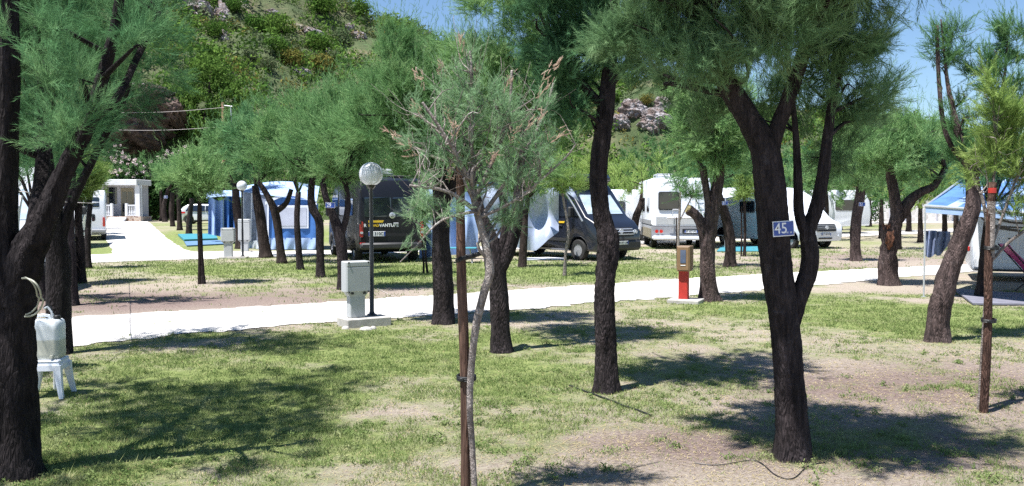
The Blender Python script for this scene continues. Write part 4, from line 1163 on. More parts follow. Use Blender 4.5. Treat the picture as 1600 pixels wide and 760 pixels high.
# broad leaved tree above the avenue
def fig_tree():
    B = at(320, 300, 93); B.z = .3
    t = thing('broad_leaved_tree', 'big broad leaved tree with a rounded yellow-green crown below the slope', 'tree', B)
    s = B.y / FPX; rng = np.random.default_rng(5)
    E = []
    for (x, y, r) in [(330, 115, 34), (295, 140, 34), (360, 130, 30), (320, 165, 40), (365, 165, 32), (285, 180, 34), (345, 200, 36), (300, 215, 36), (370, 205, 24), (330, 100, 22), (275, 205, 22), (318, 235, 30)]:
        E.append((np.array(at(x, y, B.y + rng.uniform(-1.5, 1.5)) - B), (r * s, r * s, r * s * .8)))
    O, out = crown_pts(E, 420, rng, 3)
    V, F = place([leafspray(40, .26, s_) for s_ in range(4)], O, out, .42 + .35 * rng.random(len(O)), rng)
    link('crown', np_mesh('crown', V, F), M['fig'], t)
    vs = []; fs = []
    c = lambda x, y: np.array(at(x, y, B.y) - B)
    bark_tube(vs, fs, [np.array([0, 0, -.2]), c(322, 270), c(318, 220), c(325, 160), c(330, 110)], [.45, .38, .3, .2, .08], n=10)
    bark_tube(vs, fs, [c(320, 245), c(350, 200), c(365, 160)], [.22, .15, .05], n=8); bark_tube(vs, fs, [c(320, 235), c(290, 195), c(285, 160)], [.22, .15, .05], n=8)
    me = bpy.data.meshes.new('trunk'); me.from_pydata(vs, [], fs); link('trunk', me, M['bark_far'], t, True)
fig_tree()

# oleanders with pale blossom
def oleander(px, py, rpx, Y, label):
    B = at(px, py, Y); B.z = .3
    s = Y / FPX; r = rpx * s; zc = (at(px, py, Y).z - .3)
    rng = np.random.default_rng(int(px)); t = thing('oleander_bush', label, 'shrub', B, group='flowering oleanders behind the bungalow')
    E = [(np.array([0, 0, zc * .55]), (r, r * .8, zc * .5)), (np.array([r * .5, 0, zc * .5]), (r * .6, r * .7, zc * .45)), (np.array([-r * .5, 0, zc * .5]), (r * .6, r * .7, zc * .45))]
    O, out = crown_pts(E, 150, rng, 3)
    V, F = place([leafspray(36, .22, q) for q in range(3)], O, out, .4 + .3 * rng.random(len(O)), rng)
    link('foliage', np_mesh('foliage', V, F), M['oleander_leaf'], t)
    O, out = crown_pts(E, 260, rng, 8); k = (out[:, 2] > .25); O = O[k] + out[k] * .35; out = out[k]
    V, F = place([leafspray(14, .5, q) for q in range(3)], O, out, .12 + .1 * rng.random(len(O)), rng)
    link('blossom', np_mesh('blossom', V, F), M['blossom'], t)
    mb = MB()
    for k in range(5): mb.tube([(rng.normal() * .2, rng.normal() * .2, -.1), (rng.normal() * .5, rng.normal() * .4, zc * .5)], [.05, .03], 5)
    mb.build('stem', M['bark_far'], t)
for a in [(205, 252, 26, 84, 'dark oleander with white flowers right behind the bungalow roof'), (180, 236, 26, 86, 'oleander left of the bungalow roof'), (232, 262, 18, 84, 'low oleander at the right corner of the bungalow'),
          (262, 244, 26, 85, 'oleander with a dense cap of pink blossom above the avenue trees'), (292, 246, 24, 85, 'blossoming oleander above the silver car'), (322, 252, 22, 86, 'right end oleander above the pale tent curtain')]:
    oleander(*a)
# hedges on the far right
def hedge(x0, x1, ytop, Y, label, leaf='oleander_leaf'):
    A = at(x0, 320, Y); C = at(x1, 320, Y); A.z = C.z = .3; B = (A + C) / 2
    h = at(0, ytop, Y).z - .3; w = (C - A).length / 2; rng = np.random.default_rng(int(x0))
    E = [(np.array([q, 0, h * .5]), (1.6, 1.1, h * .52 * rng.uniform(.85, 1.1))) for q in np.arange(-w, w + .1, 1.8)]
    O, out = crown_pts(E, int(130 * w / 3), rng, 3); m = O[:, 2] > 0; O = O[m]; out = out[m]
    V, F = place([leafspray(34, .2, q) for q in range(3)], O, out, .45 + .3 * rng.random(len(O)), rng)
    tag(link('hedge', np_mesh('hedge', V, F), M[leaf]), label, 'hedge').location = B
hedge(1322, 1378, 296, 72, 'dark green hedge left of the pale stone wall')
hedge(1180, 1320, 292, 76, 'long dark hedge behind the low white motorhome')
hedge(236, 300, 300, 88, 'hedge behind the avenue trees beside the bungalow', 'maquis_a')
hedge(300, 420, 290, 87, 'hedge behind the silver car', 'maquis_a')
hedge(520, 700, 285, 70, 'hedge behind the black camper van', 'maquis_a')
hedge(700, 900, 285, 70, 'hedge behind the two dark vans', 'maquis_a')
hedge(900, 1180, 285, 72, 'hedge behind the tall white motorhome', 'maquis_a')
hedge(20, 160, 285, 80, 'hedge left of the bungalow', 'maquis_a')
hedge(1500, 1680, 270, 78, 'hedge at the far right behind the striped motorhome', 'maquis_a')

# ------------------------------------------------------------------ grass blades and dry stalks
def blades():
    rng = np.random.default_rng(3)
    N = 1500000
    Y = 3.6 + 15 * rng.random(N) ** 1.5; X = (rng.random(N) * 2 - 1) * (Y * .62 + .3)
    c = cover(X, Y); f = fbm(X * 9, Y * 9, 61, 3); g2 = fbm(X * 2.4, Y * 2.4, 71, 3)
    pr = np.clip((c + (f - .5) * 1.1 + (g2 - .5) * 1.9 - .10) * 1.15, 0.035, 1) ** 1.2
    m = rng.random(N) < pr * np.clip(12 / Y, .3, 1) * .5
    A = np.array([[p[0], p[1]] for p in near1]); lim = np.interp(X, A[:, 0], A[:, 1])
    m &= Y < lim + .06
    X = X[m]; Y = Y[m]; pr = pr[m]; n = len(X); Z = height(X, Y)
    h = (.009 + .022 * rng.random(n) ** 1.5) * (.6 + .8 * pr) * (1 + (rng.random(n) < .02) * 1.2); w = np.maximum(.0028, Y * .00050) * (.7 + .7 * rng.random(n))
    a = rng.random(n) * 6.283; lean = rng.normal(size=(n, 2)) * .6 * h[:, None]
    o = np.stack([X, Y, Z - .004], 1); e = np.stack([np.cos(a) * w, np.sin(a) * w, 0 * w], 1)
    tip = o + np.stack([lean[:, 0], lean[:, 1], h + .004], 1)
    V = np.stack([o - e, o + e, tip], 1).reshape(-1, 3); F = np.arange(3 * n).reshape(-1, 3)
    tag(link('grass', np_mesh('grass', V, F), M['grass']), 'short patchy green grass of the foreground pitch', 'grass', kind='stuff')
    N = 260000
    Y = 3.6 + 13 * rng.random(N) ** 1.5; X = (rng.random(N) * 2 - 1) * (Y * .62 + .3)
    c = cover(X, Y); m = (rng.random(N) < .45 * (.95 - c) * fbm(X * 3, Y * 3, 8, 2) * 1.6); lim = np.interp(X, A[:, 0], A[:, 1]); m &= Y < lim
    X = X[m]; Y = Y[m]; n = len(X); Z = height(X, Y)
    a = rng.random(n) * 6.283; l = .02 + .03 * rng.random(n); w = np.maximum(.0022, Y * .0004)
    o = np.stack([X, Y, Z + .004], 1); d = np.stack([np.cos(a) * l, np.sin(a) * l, .012 * rng.random(n)], 1); e = np.stack([-np.sin(a) * w, np.cos(a) * w, 0 * w], 1)
    V = np.stack([o - e, o + e, o + d], 1).reshape(-1, 3); F = np.arange(3 * n).reshape(-1, 3)
    tag(link('dry_grass', np_mesh('dry_grass', V, F), M['straw']), 'flattened dry straw between the green tufts', 'grass', kind='stuff')
    # tufts of the lawn beyond the cross road
    N = 500000
    Y = 14 + 24 * rng.random(N); X = (rng.random(N) * 2 - 1) * (Y * .62)
    c = cover(X, Y); f = fbm(X * 4, Y * 4, 61, 3)
    Bf = np.array([[p[0], p[1]] for p in far1]); lim = np.interp(X, Bf[:, 0], Bf[:, 1]); N2 = np.array([[p[0], p[1]] for p in near2]); lim2 = np.interp(X, N2[:, 0], N2[:, 1])
    m = (rng.random(N) < np.clip(c + (f - .5) * 1.4 - .18, 0, 1) * .55) & (Y > lim - .05) & (Y < lim2)
    X = X[m]; Y = Y[m]; n = len(X); Z = height(X, Y)
    h = .02 + .05 * rng.random(n); w = Y * .00055
    a = rng.random(n) * 6.283
    o = np.stack([X, Y, Z - .004], 1); e = np.stack([np.cos(a) * w, np.sin(a) * w, 0 * w], 1)
    tip = o + np.stack([rng.normal(size=n) * .5 * h, rng.normal(size=n) * .5 * h, h], 1)
    V = np.stack([o - e, o + e, tip], 1).reshape(-1, 3); F = np.arange(3 * n).reshape(-1, 3)
    tag(link('grass', np_mesh('grass', V, F), M['grass']), 'green lawn between the cross road and the vehicles', 'grass', kind='stuff')
blades()

def weeds():
    rng = np.random.default_rng(9)
    N = 2600; Y = 4.2 + 11 * rng.random(N) ** 1.3; X = (rng.random(N) * 2 - 1) * (Y * .6)
    c = cover(X, Y); m = rng.random(N) < (.25 + c * .5) * (fbm(X * 1.6, Y * 1.6, 91, 3) > .45); X = X[m]; Y = Y[m]
    O = np.stack([X, Y, height(X, Y) + .01], 1); K = 9
    O = np.repeat(O, K, 0) + rng.normal(size=(len(O) * K, 3)) * [.035, .035, .006]
    V, F = place([leafspray(12, .32, q) for q in range(3)], O, rng.normal(size=O.shape) + [0, 0, 2], .018 + .022 * rng.random(len(O)), rng)
    tag(link('weeds', np_mesh('weeds', V, F), M['grass']), 'small leafy weeds and clover scattered in the turf', 'weeds', kind='stuff')
weeds()

def litter():
    rng = np.random.default_rng(19)
    N = 90000; Y = 3.8 + 13 * rng.random(N) ** 1.3; X = (rng.random(N) * 2 - 1) * (Y * .6)
    d = np.full(N, .05)
    for t in TREES[:40]:
        q = t.location; d = d + .8 * np.exp(-((X - q.x - .25) ** 2 + (Y - q.y - .2) ** 2) / .55)
    A = np.array([[p[0], p[1]] for p in near1]); m = (rng.random(N) < d * .6) & (Y < np.interp(X, A[:, 0], A[:, 1]) + .5)
    X = X[m]; Y = Y[m]; n = len(X); Z = height(X, Y) + .006 + .006 * rng.random(n)
    a = rng.random(n) * 6.283; l = .015 + .045 * rng.random(n) ** 2; w = np.maximum(.0022, Y * .0004)
    o = np.stack([X, Y, Z], 1); dd = np.stack([np.cos(a) * l, np.sin(a) * l, .006 * rng.random(n)], 1); e = np.stack([-np.sin(a) * w, np.cos(a) * w, 0 * w], 1)
    V = np.stack([o - e, o + e, o + dd], 1).reshape(-1, 3); F = np.arange(3 * n).reshape(-1, 3)
    tag(link('leaf_litter', np_mesh('leaf_litter', V, F), M['leaf_litter']), 'fallen brown twigs and needles strewn under the trees', 'litter', kind='stuff')
litter()

# ------------------------------------------------------------------ vehicles
def arch(cx, r, z0, n=9):
    return [(cx + r * math.cos(a), z0 + r * math.sin(a)) for a in np.linspace(math.pi, 0, n)]

def shell(mb, prof, W, wfun=None, inset=.05, edge=.04):
    """side profile (x, z) swept across the width with rounded long edges; x forward, y across"""
    wfun = wfun or (lambda x, z: 1.0)
    P_ = np.array(prof); n = len(P_)
    nxt = np.roll(P_, -1, 0); prv = np.roll(P_, 1, 0)
    tt = nxt - prv; nn = np.stack([-tt[:, 1], tt[:, 0]], 1); nn /= np.linalg.norm(nn, axis=1)[:, None] + 1e-9
    area = np.sum(P_[:, 0] * nxt[:, 1] - nxt[:, 0] * P_[:, 1])
    if area < 0: nn = -nn                                   # nn points inwards for ccw
    st = [(-1, 1.0), (-1 + edge * .35, .45), (-1 + edge, .12), (-1 + edge * 2, 0), (1 - edge * 2, 0), (1 - edge, .12), (1 - edge * .35, .45), (1, 1.0)]
    vs = []
    for s, k in st:
        for i in range(n):
            q = P_[i] + nn[i] * inset * k
            vs.append((q[0], s * W / 2 * wfun(P_[i][0], P_[i][1]), q[1]))
    fs = [tuple(range(n - 1, -1, -1)), tuple(range((len(st) - 1) * n, len(st) * n))]
    for j in range(len(st) - 1):
        for i in range(n):
            fs.append((j * n + i, j * n + (i + 1) % n, (j + 1) * n + (i + 1) % n, (j + 1) * n + i))
    mb.add(vs, fs)

def side_plate(mb, poly, W, side, wfun=None, off=.006, th=.03):
    wfun = wfun or (lambda x, z: 1.0)
    A = [(x, side * (W / 2 * wfun(x, z) + off), z) for x, z in poly]
    B = [(x, side * (W / 2 * wfun(x, z) - th), z) for x, z in poly]
    mb.slab(A, B)

def end_plate(mb, poly, xf, off=.008, th=.03, sgn=1):
    """poly (y, z); xf(z) surface x"""
    A = [(xf(z) + sgn * off, y, z) for y, z in poly]
    B = [(xf(z) - sgn * th, y, z) for y, z in poly]
    mb.slab(A, B)

def rnd(y0, y1, z0, z1, r=.05):
    out = []
    for (cx, cy, a0) in ((y1 - r, z0 + r, -90), (y1 - r, z1 - r, 0), (y0 + r, z1 - r, 90), (y0 + r, z0 + r, 180)):
        for k in range(4):
            a = math.radians(a0 + k * 30); out.append((cx + r * math.cos(a), cy + r * math.sin(a)))
    return out

def wheel(parent, x, y, r=.34, w=.22, rim='rim', holes=10):
    side = 1 if y > 0 else -1
    e = bpy.data.objects.new('wheel', None); COL.objects.link(e); e.parent = parent; e.location = (x, y, r)
    mb = MB()
    mb.lathe([(r * .60, -w / 2), (r * .93, -w / 2), (r, -w * .36), (r, w * .36), (r * .93, w / 2), (r * .60, w / 2)], axis='y', n=28, ring=True)
    mb.build('tyre', M['tyre'], e, smooth=True)
    mb = MB(); o = side * w * .30
    mb.lathe([(r * .61, -w * .4), (r * .63, o), (r * .56, o + side * .02), (r * .50, o - side * .03), (r * .28, o - side * .015), (r * .22, o + side * .02), (r * .05, o + side * .03)], axis='y', n=28)
    mb.build('rim', M[rim], e, smooth=True)
    mb = MB()
    for k in range(holes):
        a = 2 * math.pi * k / holes
        mb.lathe([(r * .055, o - .012 * side - .01), (r * .055, o - .012 * side + .012)], c=(r * .39 * math.cos(a), 0, r * .39 * math.sin(a)), axis='y', n=8)
    mb.build('vent_hole', M['tyre'], e)
    return e

def mface(origin, xdir, ydir):
    """matrix whose local XY plane is the face"""
    x = Vector(xdir).normalized(); y = Vector(ydir).normalized(); z = x.cross(y)
    return Matrix(((x.x, y.x, z.x, origin[0]), (x.y, y.y, z.y, origin[1]), (x.z, y.z, z.z, origin[2]), (0, 0, 0, 1)))

def plate(parent, text, origin, xdir, w=.52, h=.11, ydir=(0, 0, 1)):
    Mx = mface(origin, xdir, ydir)
    mb = MB(); mb.box((0, 0, 0), (w, h, .012), bev=.004)
    o = mb.build('number_plate', M['plate_white'], parent); o.data.transform(Mx)
    mb = MB(); mb.box((-w / 2 + .022, 0, .0075), (.04, h * .92, .004)); mb.box((w / 2 - .022, 0, .0075), (.04, h * .92, .004))
    q = mb.build('plate_band', M['sign_blue'], o); q.data.transform(Mx)
    text_obj(text, h * .86, M['ink'], Mx @ Matrix.Translation((0, 0, .0075)), o, 'plate_characters', bold=.0015)

def van_profile(L, H, zb=.30, rw=1.0, fw=None, wr=.40, nose=1.0):
    fw = L - .95 if fw is None else fw
    pts = [(.03, zb + .15), (0, 1.0), (.02, 1.9), (.07, H - .30), (.16, H - .08), (.35, H), (L - 1.9, H), (L - 1.62, H - .06), (L - 1.40, H - .24), (L - 1.25, H - .42), (L - .62, 1.42), (L - .30, 1.27), (L - .10, 1.08), (L, .88), (L, .60), (L - .05, zb + .02), (L - .2, zb)]
    bot = [(fw + wr, zb)] + arch(fw, wr, .36)[::-1] + [(fw - wr, zb), (rw + wr, zb)] + arch(rw, wr, .36)[::-1] + [(rw - wr, zb)]
    return pts + bot

def xsurf(prof, front=True):
    P_ = np.array(prof)
    def f(z):
        xs = []
        n = len(P_)
        for i in range(n):
            a, b = P_[i], P_[(i + 1) % n]
            if (a[1] - z) * (b[1] - z) <= 0 and abs(a[1] - b[1]) > 1e-6:
                xs.append(a[0] + (b[0] - a[0]) * (z - a[1]) / (b[1] - a[1]))
        return (max(xs) if front else min(xs)) if xs else (P_[:, 0].max() if front else 0)
    return f

def panel_van(label, loc, head, paint, group=None):
    """high roof panel van; head = unit direction it faces"""
    L, H, W = 5.95, 2.62, 2.04
    t = thing('camper_van', label, 'camper van', loc, math.atan2(head[1], head[0]), group)
    prof = van_profile(L, H)
    wf = lambda x, z: (1 - .035 * max(0, (z - 1.4) / 1.2)) * (1 - .07 * max(0, min(1, (x - 5.0) / .95)) ** 1.5)
    mb = MB(); shell(mb, prof, W, wf, inset=.07, edge=.05)
    mb.build('body', M[paint], t, smooth=True)
    for x in (.98 + .02, L - .95):
        for y in (-.9, .9): wheel(t, x, y)
    xf = xsurf(prof); xr = xsurf(prof, False)
    # windscreen
    mb = MB(); end_plate(mb, [(-.80, 1.50), (.80, 1.50), (.72, 2.12), (-.72, 2.12)], xf, .014)
    mb.build('windscreen', M['glass_sky'], t)
    for s in (-1, 1):
        mb = MB(); side_plate(mb, [(L - 1.05, 1.42), (L - .84, 1.50), (L - 1.26, 2.10), (L - 1.45, 2.12), (L - 1.45, 1.42)], W, s, wf, .008); side_plate(mb, [(L - 1.52, 1.42), (L - 1.52, 2.12), (L - 2.25, 2.12), (L - 2.25, 1.42)], W, s, wf, .008)
        mb.build('side_window', M['glass'], t)
        mb = MB(); side_plate(mb, rnd(1.0, 2.0, 1.45, 1.98, .08), W, s, wf, .012); side_plate(mb, rnd(2.35, 3.3, 1.45, 1.98, .08), W, s, wf, .012)
        mb.build('side_window', M['glass'], t)
        mb = MB(); side_plate(mb, [(1.5, .62), (L - 1.45, .62), (L - 1.45, .72), (1.5, .72)], W, s, wf, .018)
        side_plate(mb, [(L - 1.49, .42), (L - 1.475, .42), (L - 1.475, 2.2), (L - 1.49, 2.2)], W, s, wf, .004, .01); side_plate(mb, [(L - 2.32, .42), (L - 2.305, .42), (L - 2.305, 2.3), (L - 2.32, 2.3)], W, s, wf, .004, .01)
        mb.build('side_trim', M['dark_plastic'], t)
        mb = MB(); mb.box((L - 1.15, s * 1.13, 1.56), (.13, .22, .34), bev=.04); mb.box((L - 1.13, s * 1.02, 1.42), (.06, .16, .06))
        mb.build('mirror', M['dark_plastic'], t)
        mb = MB(); mb.box((L - 1.75, s * 1.035, 1.12), (.20, .03, .035), bev=.01); mb.build('door_handle', M['dark_plastic'], t)
        # headlights
        mb = MB(); A = [(L - .03, s * .60, .96), (L - .10, s * .86, 1.02), (L - .42, s * .945, 1.16), (L - .36, s * .92, .90), (L - .10, s * .88, .84), (L - .01, s * .62, .86)]
        mb.slab([Vector(a) + Vector((.02, s * .012, 0)) for a in A], [Vector(a) - Vector((.06, s * .05, 0)) for a in A])
        hl = mb.build('headlight', M['clear_lamp'], t)
        mb = MB(); mb.lathe([(.055, 0), (.055, .03)], c=(L + .005, s * .70, .915), axis='x', n=12); mb.build('lamp_bowl', M['alu'], hl, True)
        # rear lights: tall clusters
        mb = MB(); end_plate(mb, rnd(min(s * .90, s * 1.0), max(s * .90, s * 1.0), .80, 1.28, .04), xr, .02, .12, -1)
        tl = mb.build('tail_light', M['red_lamp'], t)
        mb = MB(); end_plate(mb, rnd(min(s * .905, s * .995), max(s * .905, s * .995), .90, .97, .02), xr, .024, .05, -1); mb.build('lens', M['clear_lamp'], tl)
        mb = MB(); end_plate(mb, rnd(min(s * .84, s * 1.0), max(s * .84, s * 1.0), .56, .64, .03), lambda z: 0, .13, .04, -1); mb.build('reflector', M['red_lamp'], t)
    # grille with bars
    mb = MB(); end_plate(mb, rnd(-.56, .56, .78, 1.06, .03), xf, .05); mb.build('grille', M['dark_plastic'], t)
    mb = MB()
    for z in (.85, .94, 1.02): end_plate(mb, rnd(-.54, .54, z - .014, z + .014, .01), xf, .075)
    mb.build('grille_bar', M['alu'], t)
    mb = MB(); mb.lathe([(.085, -.02), (.085, .012)], c=(L + .02, 0, .95), axis='x', n=20); mb.build('badge', M['alu'], t, True)
    mb = MB(); mb.box((L - .13, 0, .50), (.42, W * .93, .36), bev=.09); mb.build('front_bumper', M['dark_plastic'], t, True)
    plate(t, 'BN 871 LM', (L + .087, 0, .58), (0, 1, 0))
    # rear doors
    mb = MB(); end_plate(mb, rnd(-.86, -.02, 1.42, 2.02, .05), xr, .012, .02, -1); mb.build('rear_window', M['glass'], t)
    mb = MB(); end_plate(mb, rnd(.02, .86, 1.42, 2.02, .05), xr, .012, .02, -1)
    mb.build('rear_window', M['glass'], t)
    mb = MB(); end_plate(mb, [(-.006, .55), (.006, .55), (.006, 2.4), (-.006, 2.4)], xr, .004, .01, -1)
    for z in (.75, 1.25, 2.2):
        for s in (-1, 1): mb.box((-.02, s * .985, z), (.05, .05, .10), bev=.01)
    mb.build('door_seam', M['dark_plastic'], t)
    mb = MB(); mb.box((-.09, 0, .53), (.30, W * .99, .20), bev=.05); mb.build('rear_bumper', M['dark_plastic'], t, True)
    mb = MB(); mb.box((-.025, -.12, 1.22), (.03, .16, .035), bev=.01); mb.build('door_handle', M['alu'], t)
    mb = MB(); mb.lathe([(.095, 0), (.095, -.02), (.075, -.03)], c=(-.012, 0, 1.46), axis='x', n=20); bd = mb.build('badge', M['alu'], t, True)
    Mx = mface((-.048, 0, 1.46), (0, -1, 0), (0, 0, 1))
    text_obj('V', .085, M['ink'], Mx @ Matrix.Translation((0, .03, 0)), bd, 'badge_letter'); text_obj('W', .085, M['ink'], Mx @ Matrix.Translation((0, -.035, 0)), bd, 'badge_letter')
    # roof rails
    for s in (-1, 1):
        mb = MB(); mb.tube([(.5, s * .80, H - .01), (.55, s * .80, H + .06), (3.8, s * .80, H + .06), (3.85, s * .80, H - .01)], .02, 8); mb.build('roof_rail', M['dark_plastic'], t)
    mb = MB(); mb.box((2.5, 0, H + .035), (.95, .75, .10), bev=.03); mb.build('roof_hatch', M['grey_trim'], t, True)
    return t, xr

def yaw_dir(deg): return (math.sin(math.radians(deg)), math.cos(math.radians(deg)))

# black camper van seen from behind
hd = yaw_dir(-21)
rc = P(613, 411); rc = Vector((at(613, 411, 27.6).x, 27.6, 0))
vanA, xr = panel_van('black high-roof camper van seen from behind, with red tail lights and an air conditioner', (rc.x, rc.y, float(gz(rc.x, rc.y))), hd, 'van_black')
mb = MB(); mb.box((1.1, .12, 2.80), (.85, .72, .24), bev=.08); mb.box((1.1, .12, 2.66), (.7, .6, .10)); mb.build('air_conditioner', M['silver_paint'], vanA, True)
mb = MB(); mb.box((.55, 0, 2.68), (.10, 1.8, .06), bev=.02); mb.box((.95, 0, 2.66), (.12, 1.8, .04)); mb.build('roof_bar', M['dark_plastic'], vanA)
plate(vanA, 'NE 310CR', (-.022, .48, .90), (0, -1, 0), w=.52, h=.15)
Mx = lambda y, z, o=.012: mface((float(xr(z)) - o, y, z), (0, -1, 0), (0, 0, 1))
mb = MB(); mb.slab([(.74, 1.245, 0), (.30, 1.245, 0), (.26, 1.31, 0), (.74, 1.31, 0)], [(.74, 1.245, .006), (.30, 1.245, .006), (.26, 1.31, .006), (.74, 1.31, .006)])
for v in range(len(mb.v)): x, y, z = mb.v[v]; mb.v[v] = (-.012 - z, x, y + .0)
mb.build('yellow_logo', M['yellow'], vanA)
text_obj('ROAD', .115, M['yellow'], Mx(.57, 1.155), vanA, 'yellow_lettering', bold=.004)
text_obj('VANTURE', .135, M['letter_white'], Mx(.10, 1.155), vanA, 'white_lettering', bold=.005)
text_obj('R', .13, M['letter_white'], Mx(.84, 1.155), vanA, 'white_lettering', bold=.005)

# dark grey van facing the camera, with a silver tarpaulin on its side
phi = 40
hB = (math.sin(math.radians(phi)), -math.cos(math.radians(phi)))
fc = at(970, 400, 28.7); L = 5.95
vanB, _ = panel_van('dark grey high-roof van facing the camera behind the knee-trunk tree', (fc.x - hB[0] * L, fc.y - hB[1] * L, 0.0), hB, 'van_dark')
mb = MB(); mb.box((4.25, 0, 2.66), (.9, 1.85, .30), bev=.12); mb.build('roof_spoiler', M['van_dark'], vanB, True)
mb = MB(); side_plate(mb, [(4.02, 1.20), (4.38, 1.20), (4.42, 1.26), (4.06, 1.26)], 2.04, -1, None, .012, .01); mb.build('yellow_logo', M['yellow'], vanB)
def world_of(o, p):
    c, s = math.cos(o.rotation_euler.z), math.sin(o.rotation_euler.z)
    return Vector((o.location.x + c * p[0] - s * p[1], o.location.y + s * p[0] + c * p[1], o.location.z + p[2]))

def cloth(name, fn, mat, label, cat, nu=40, nv=24, group=None, thick=(0, .006, 0)):
    mb = MB(); mb.grid(fn, nu, nv, thick)
    o = mb.build(name, M[mat], None, True)
    return tag(o, label, cat, group)
# silver tarpaulin: hung from the roof edge of the van, sagging edge
def tarp(u, v):
    x = 745 + (873 - 745) * u
    top = 288 + 6 * math.sin(u * 3) - 4 * u
    bot = 352 + 40 * math.sin(min(1, u * 1.15) * math.pi * .62) ** 1.2 - 26 * max(0, u - .72) / .28
    y = top + (bot - top) * v
    dep = 28.6 + .12 * math.sin(u * 17 + v * 3) + .10 * math.sin(u * 7 - v * 8) + .55 * math.sin(v * 3.0) * .35
    return at(x, y, dep)
cloth('tarpaulin', tarp, 'tarp_silver', 'silvery tarpaulin with a sagging lower edge hung beside the dark grey van', 'tarpaulin')
def tarp2(u, v):
    p = at(828 + 66 * u, 300 - 14 * math.sin(u * 2.2) - 10 * u + (26 * v) * (1 - .2 * u), 27.6 + .7 * v + .06 * math.sin(u * 14)); return p
cloth('windscreen_cover', lambda u, v: at(866 + 30 * u + 10 * v, 268 + 30 * u + 26 * v - 8 * u * v, 27.4 + .05 * math.sin(u * 9 + v * 5) + .2 * u), 'tarp_silver', 'crumpled silver sheet draped over the cab roof of the dark grey van', 'sheet', 14, 10)
cloth('awning_flap', lambda u, v: at(842 + 30 * u, 286 + 8 * v - 1.5 * u + (1 - u) * v * 2, 28.0 + .3 * v), 'tent_white', 'small bright white awning flap above the silver tarpaulin', 'awning', 8, 4)
mb = MB(); a = at(884, 302, 27.5); b = at(910, 346, 27.3); mb.tube([a, (a + b) / 2 + Vector((0, 0, .03)), b], [.025] * 3, 8)
tag(mb.build('awning_strut', M['alu']), 'bare metal strut slanting across the side window of the dark grey van', 'strut')

# blue-grey tarpaulin curtain right of the black van
def tarp3(u, v):
    return at(655 + 92 * u, 292 + 8 * math.sin(u * 2) + (112 - 14 * math.sin(u * 2) ) * v, 29.6 + .18 * math.sin(u * 22) * (.3 + v) + .1 * math.sin(u * 9 + v * 5))
cloth('tarpaulin', tarp3, 'tent_pale', 'blue-grey curtain hanging between the black camper van and the split trunk', 'tarpaulin', 60, 14)
# folding table and chair next to it
def folding_table():
    B = P(712, 412); t = thing('folding_table', 'low pale blue folding table partly hidden by the stout trunk', 'table', B)
    mb = MB(); mb.box((0, 0, .46), (1.25, .6, .03), bev=.008); mb.build('table_top', M['mat_teal'], t)
    for s in (-1, 1):
        mb = MB(); mb.tube([(s * .5, -.25, 0), (s * .42, .25, .44)], .013, 6); mb.tube([(s * .5, .25, 0), (s * .42, -.25, .44)], .013, 6); mb.build('leg', M['alu'], t)
    t.location.y += .3
folding_table()

# tall white motorhome from behind
def coach_body(t, L, H, W, z0, mat, r=.10):
    prof = [(0, z0), (0, 1.1), (.02, H - .5), (.06, H - .12), (.22, H), (L - .3, H), (L - .05, H - .15), (L, H - .5), (L, z0)]
    mb = MB(); shell(mb, prof, W, None, inset=r, edge=.06); return mb.build('body', M[mat], t, smooth=True), prof

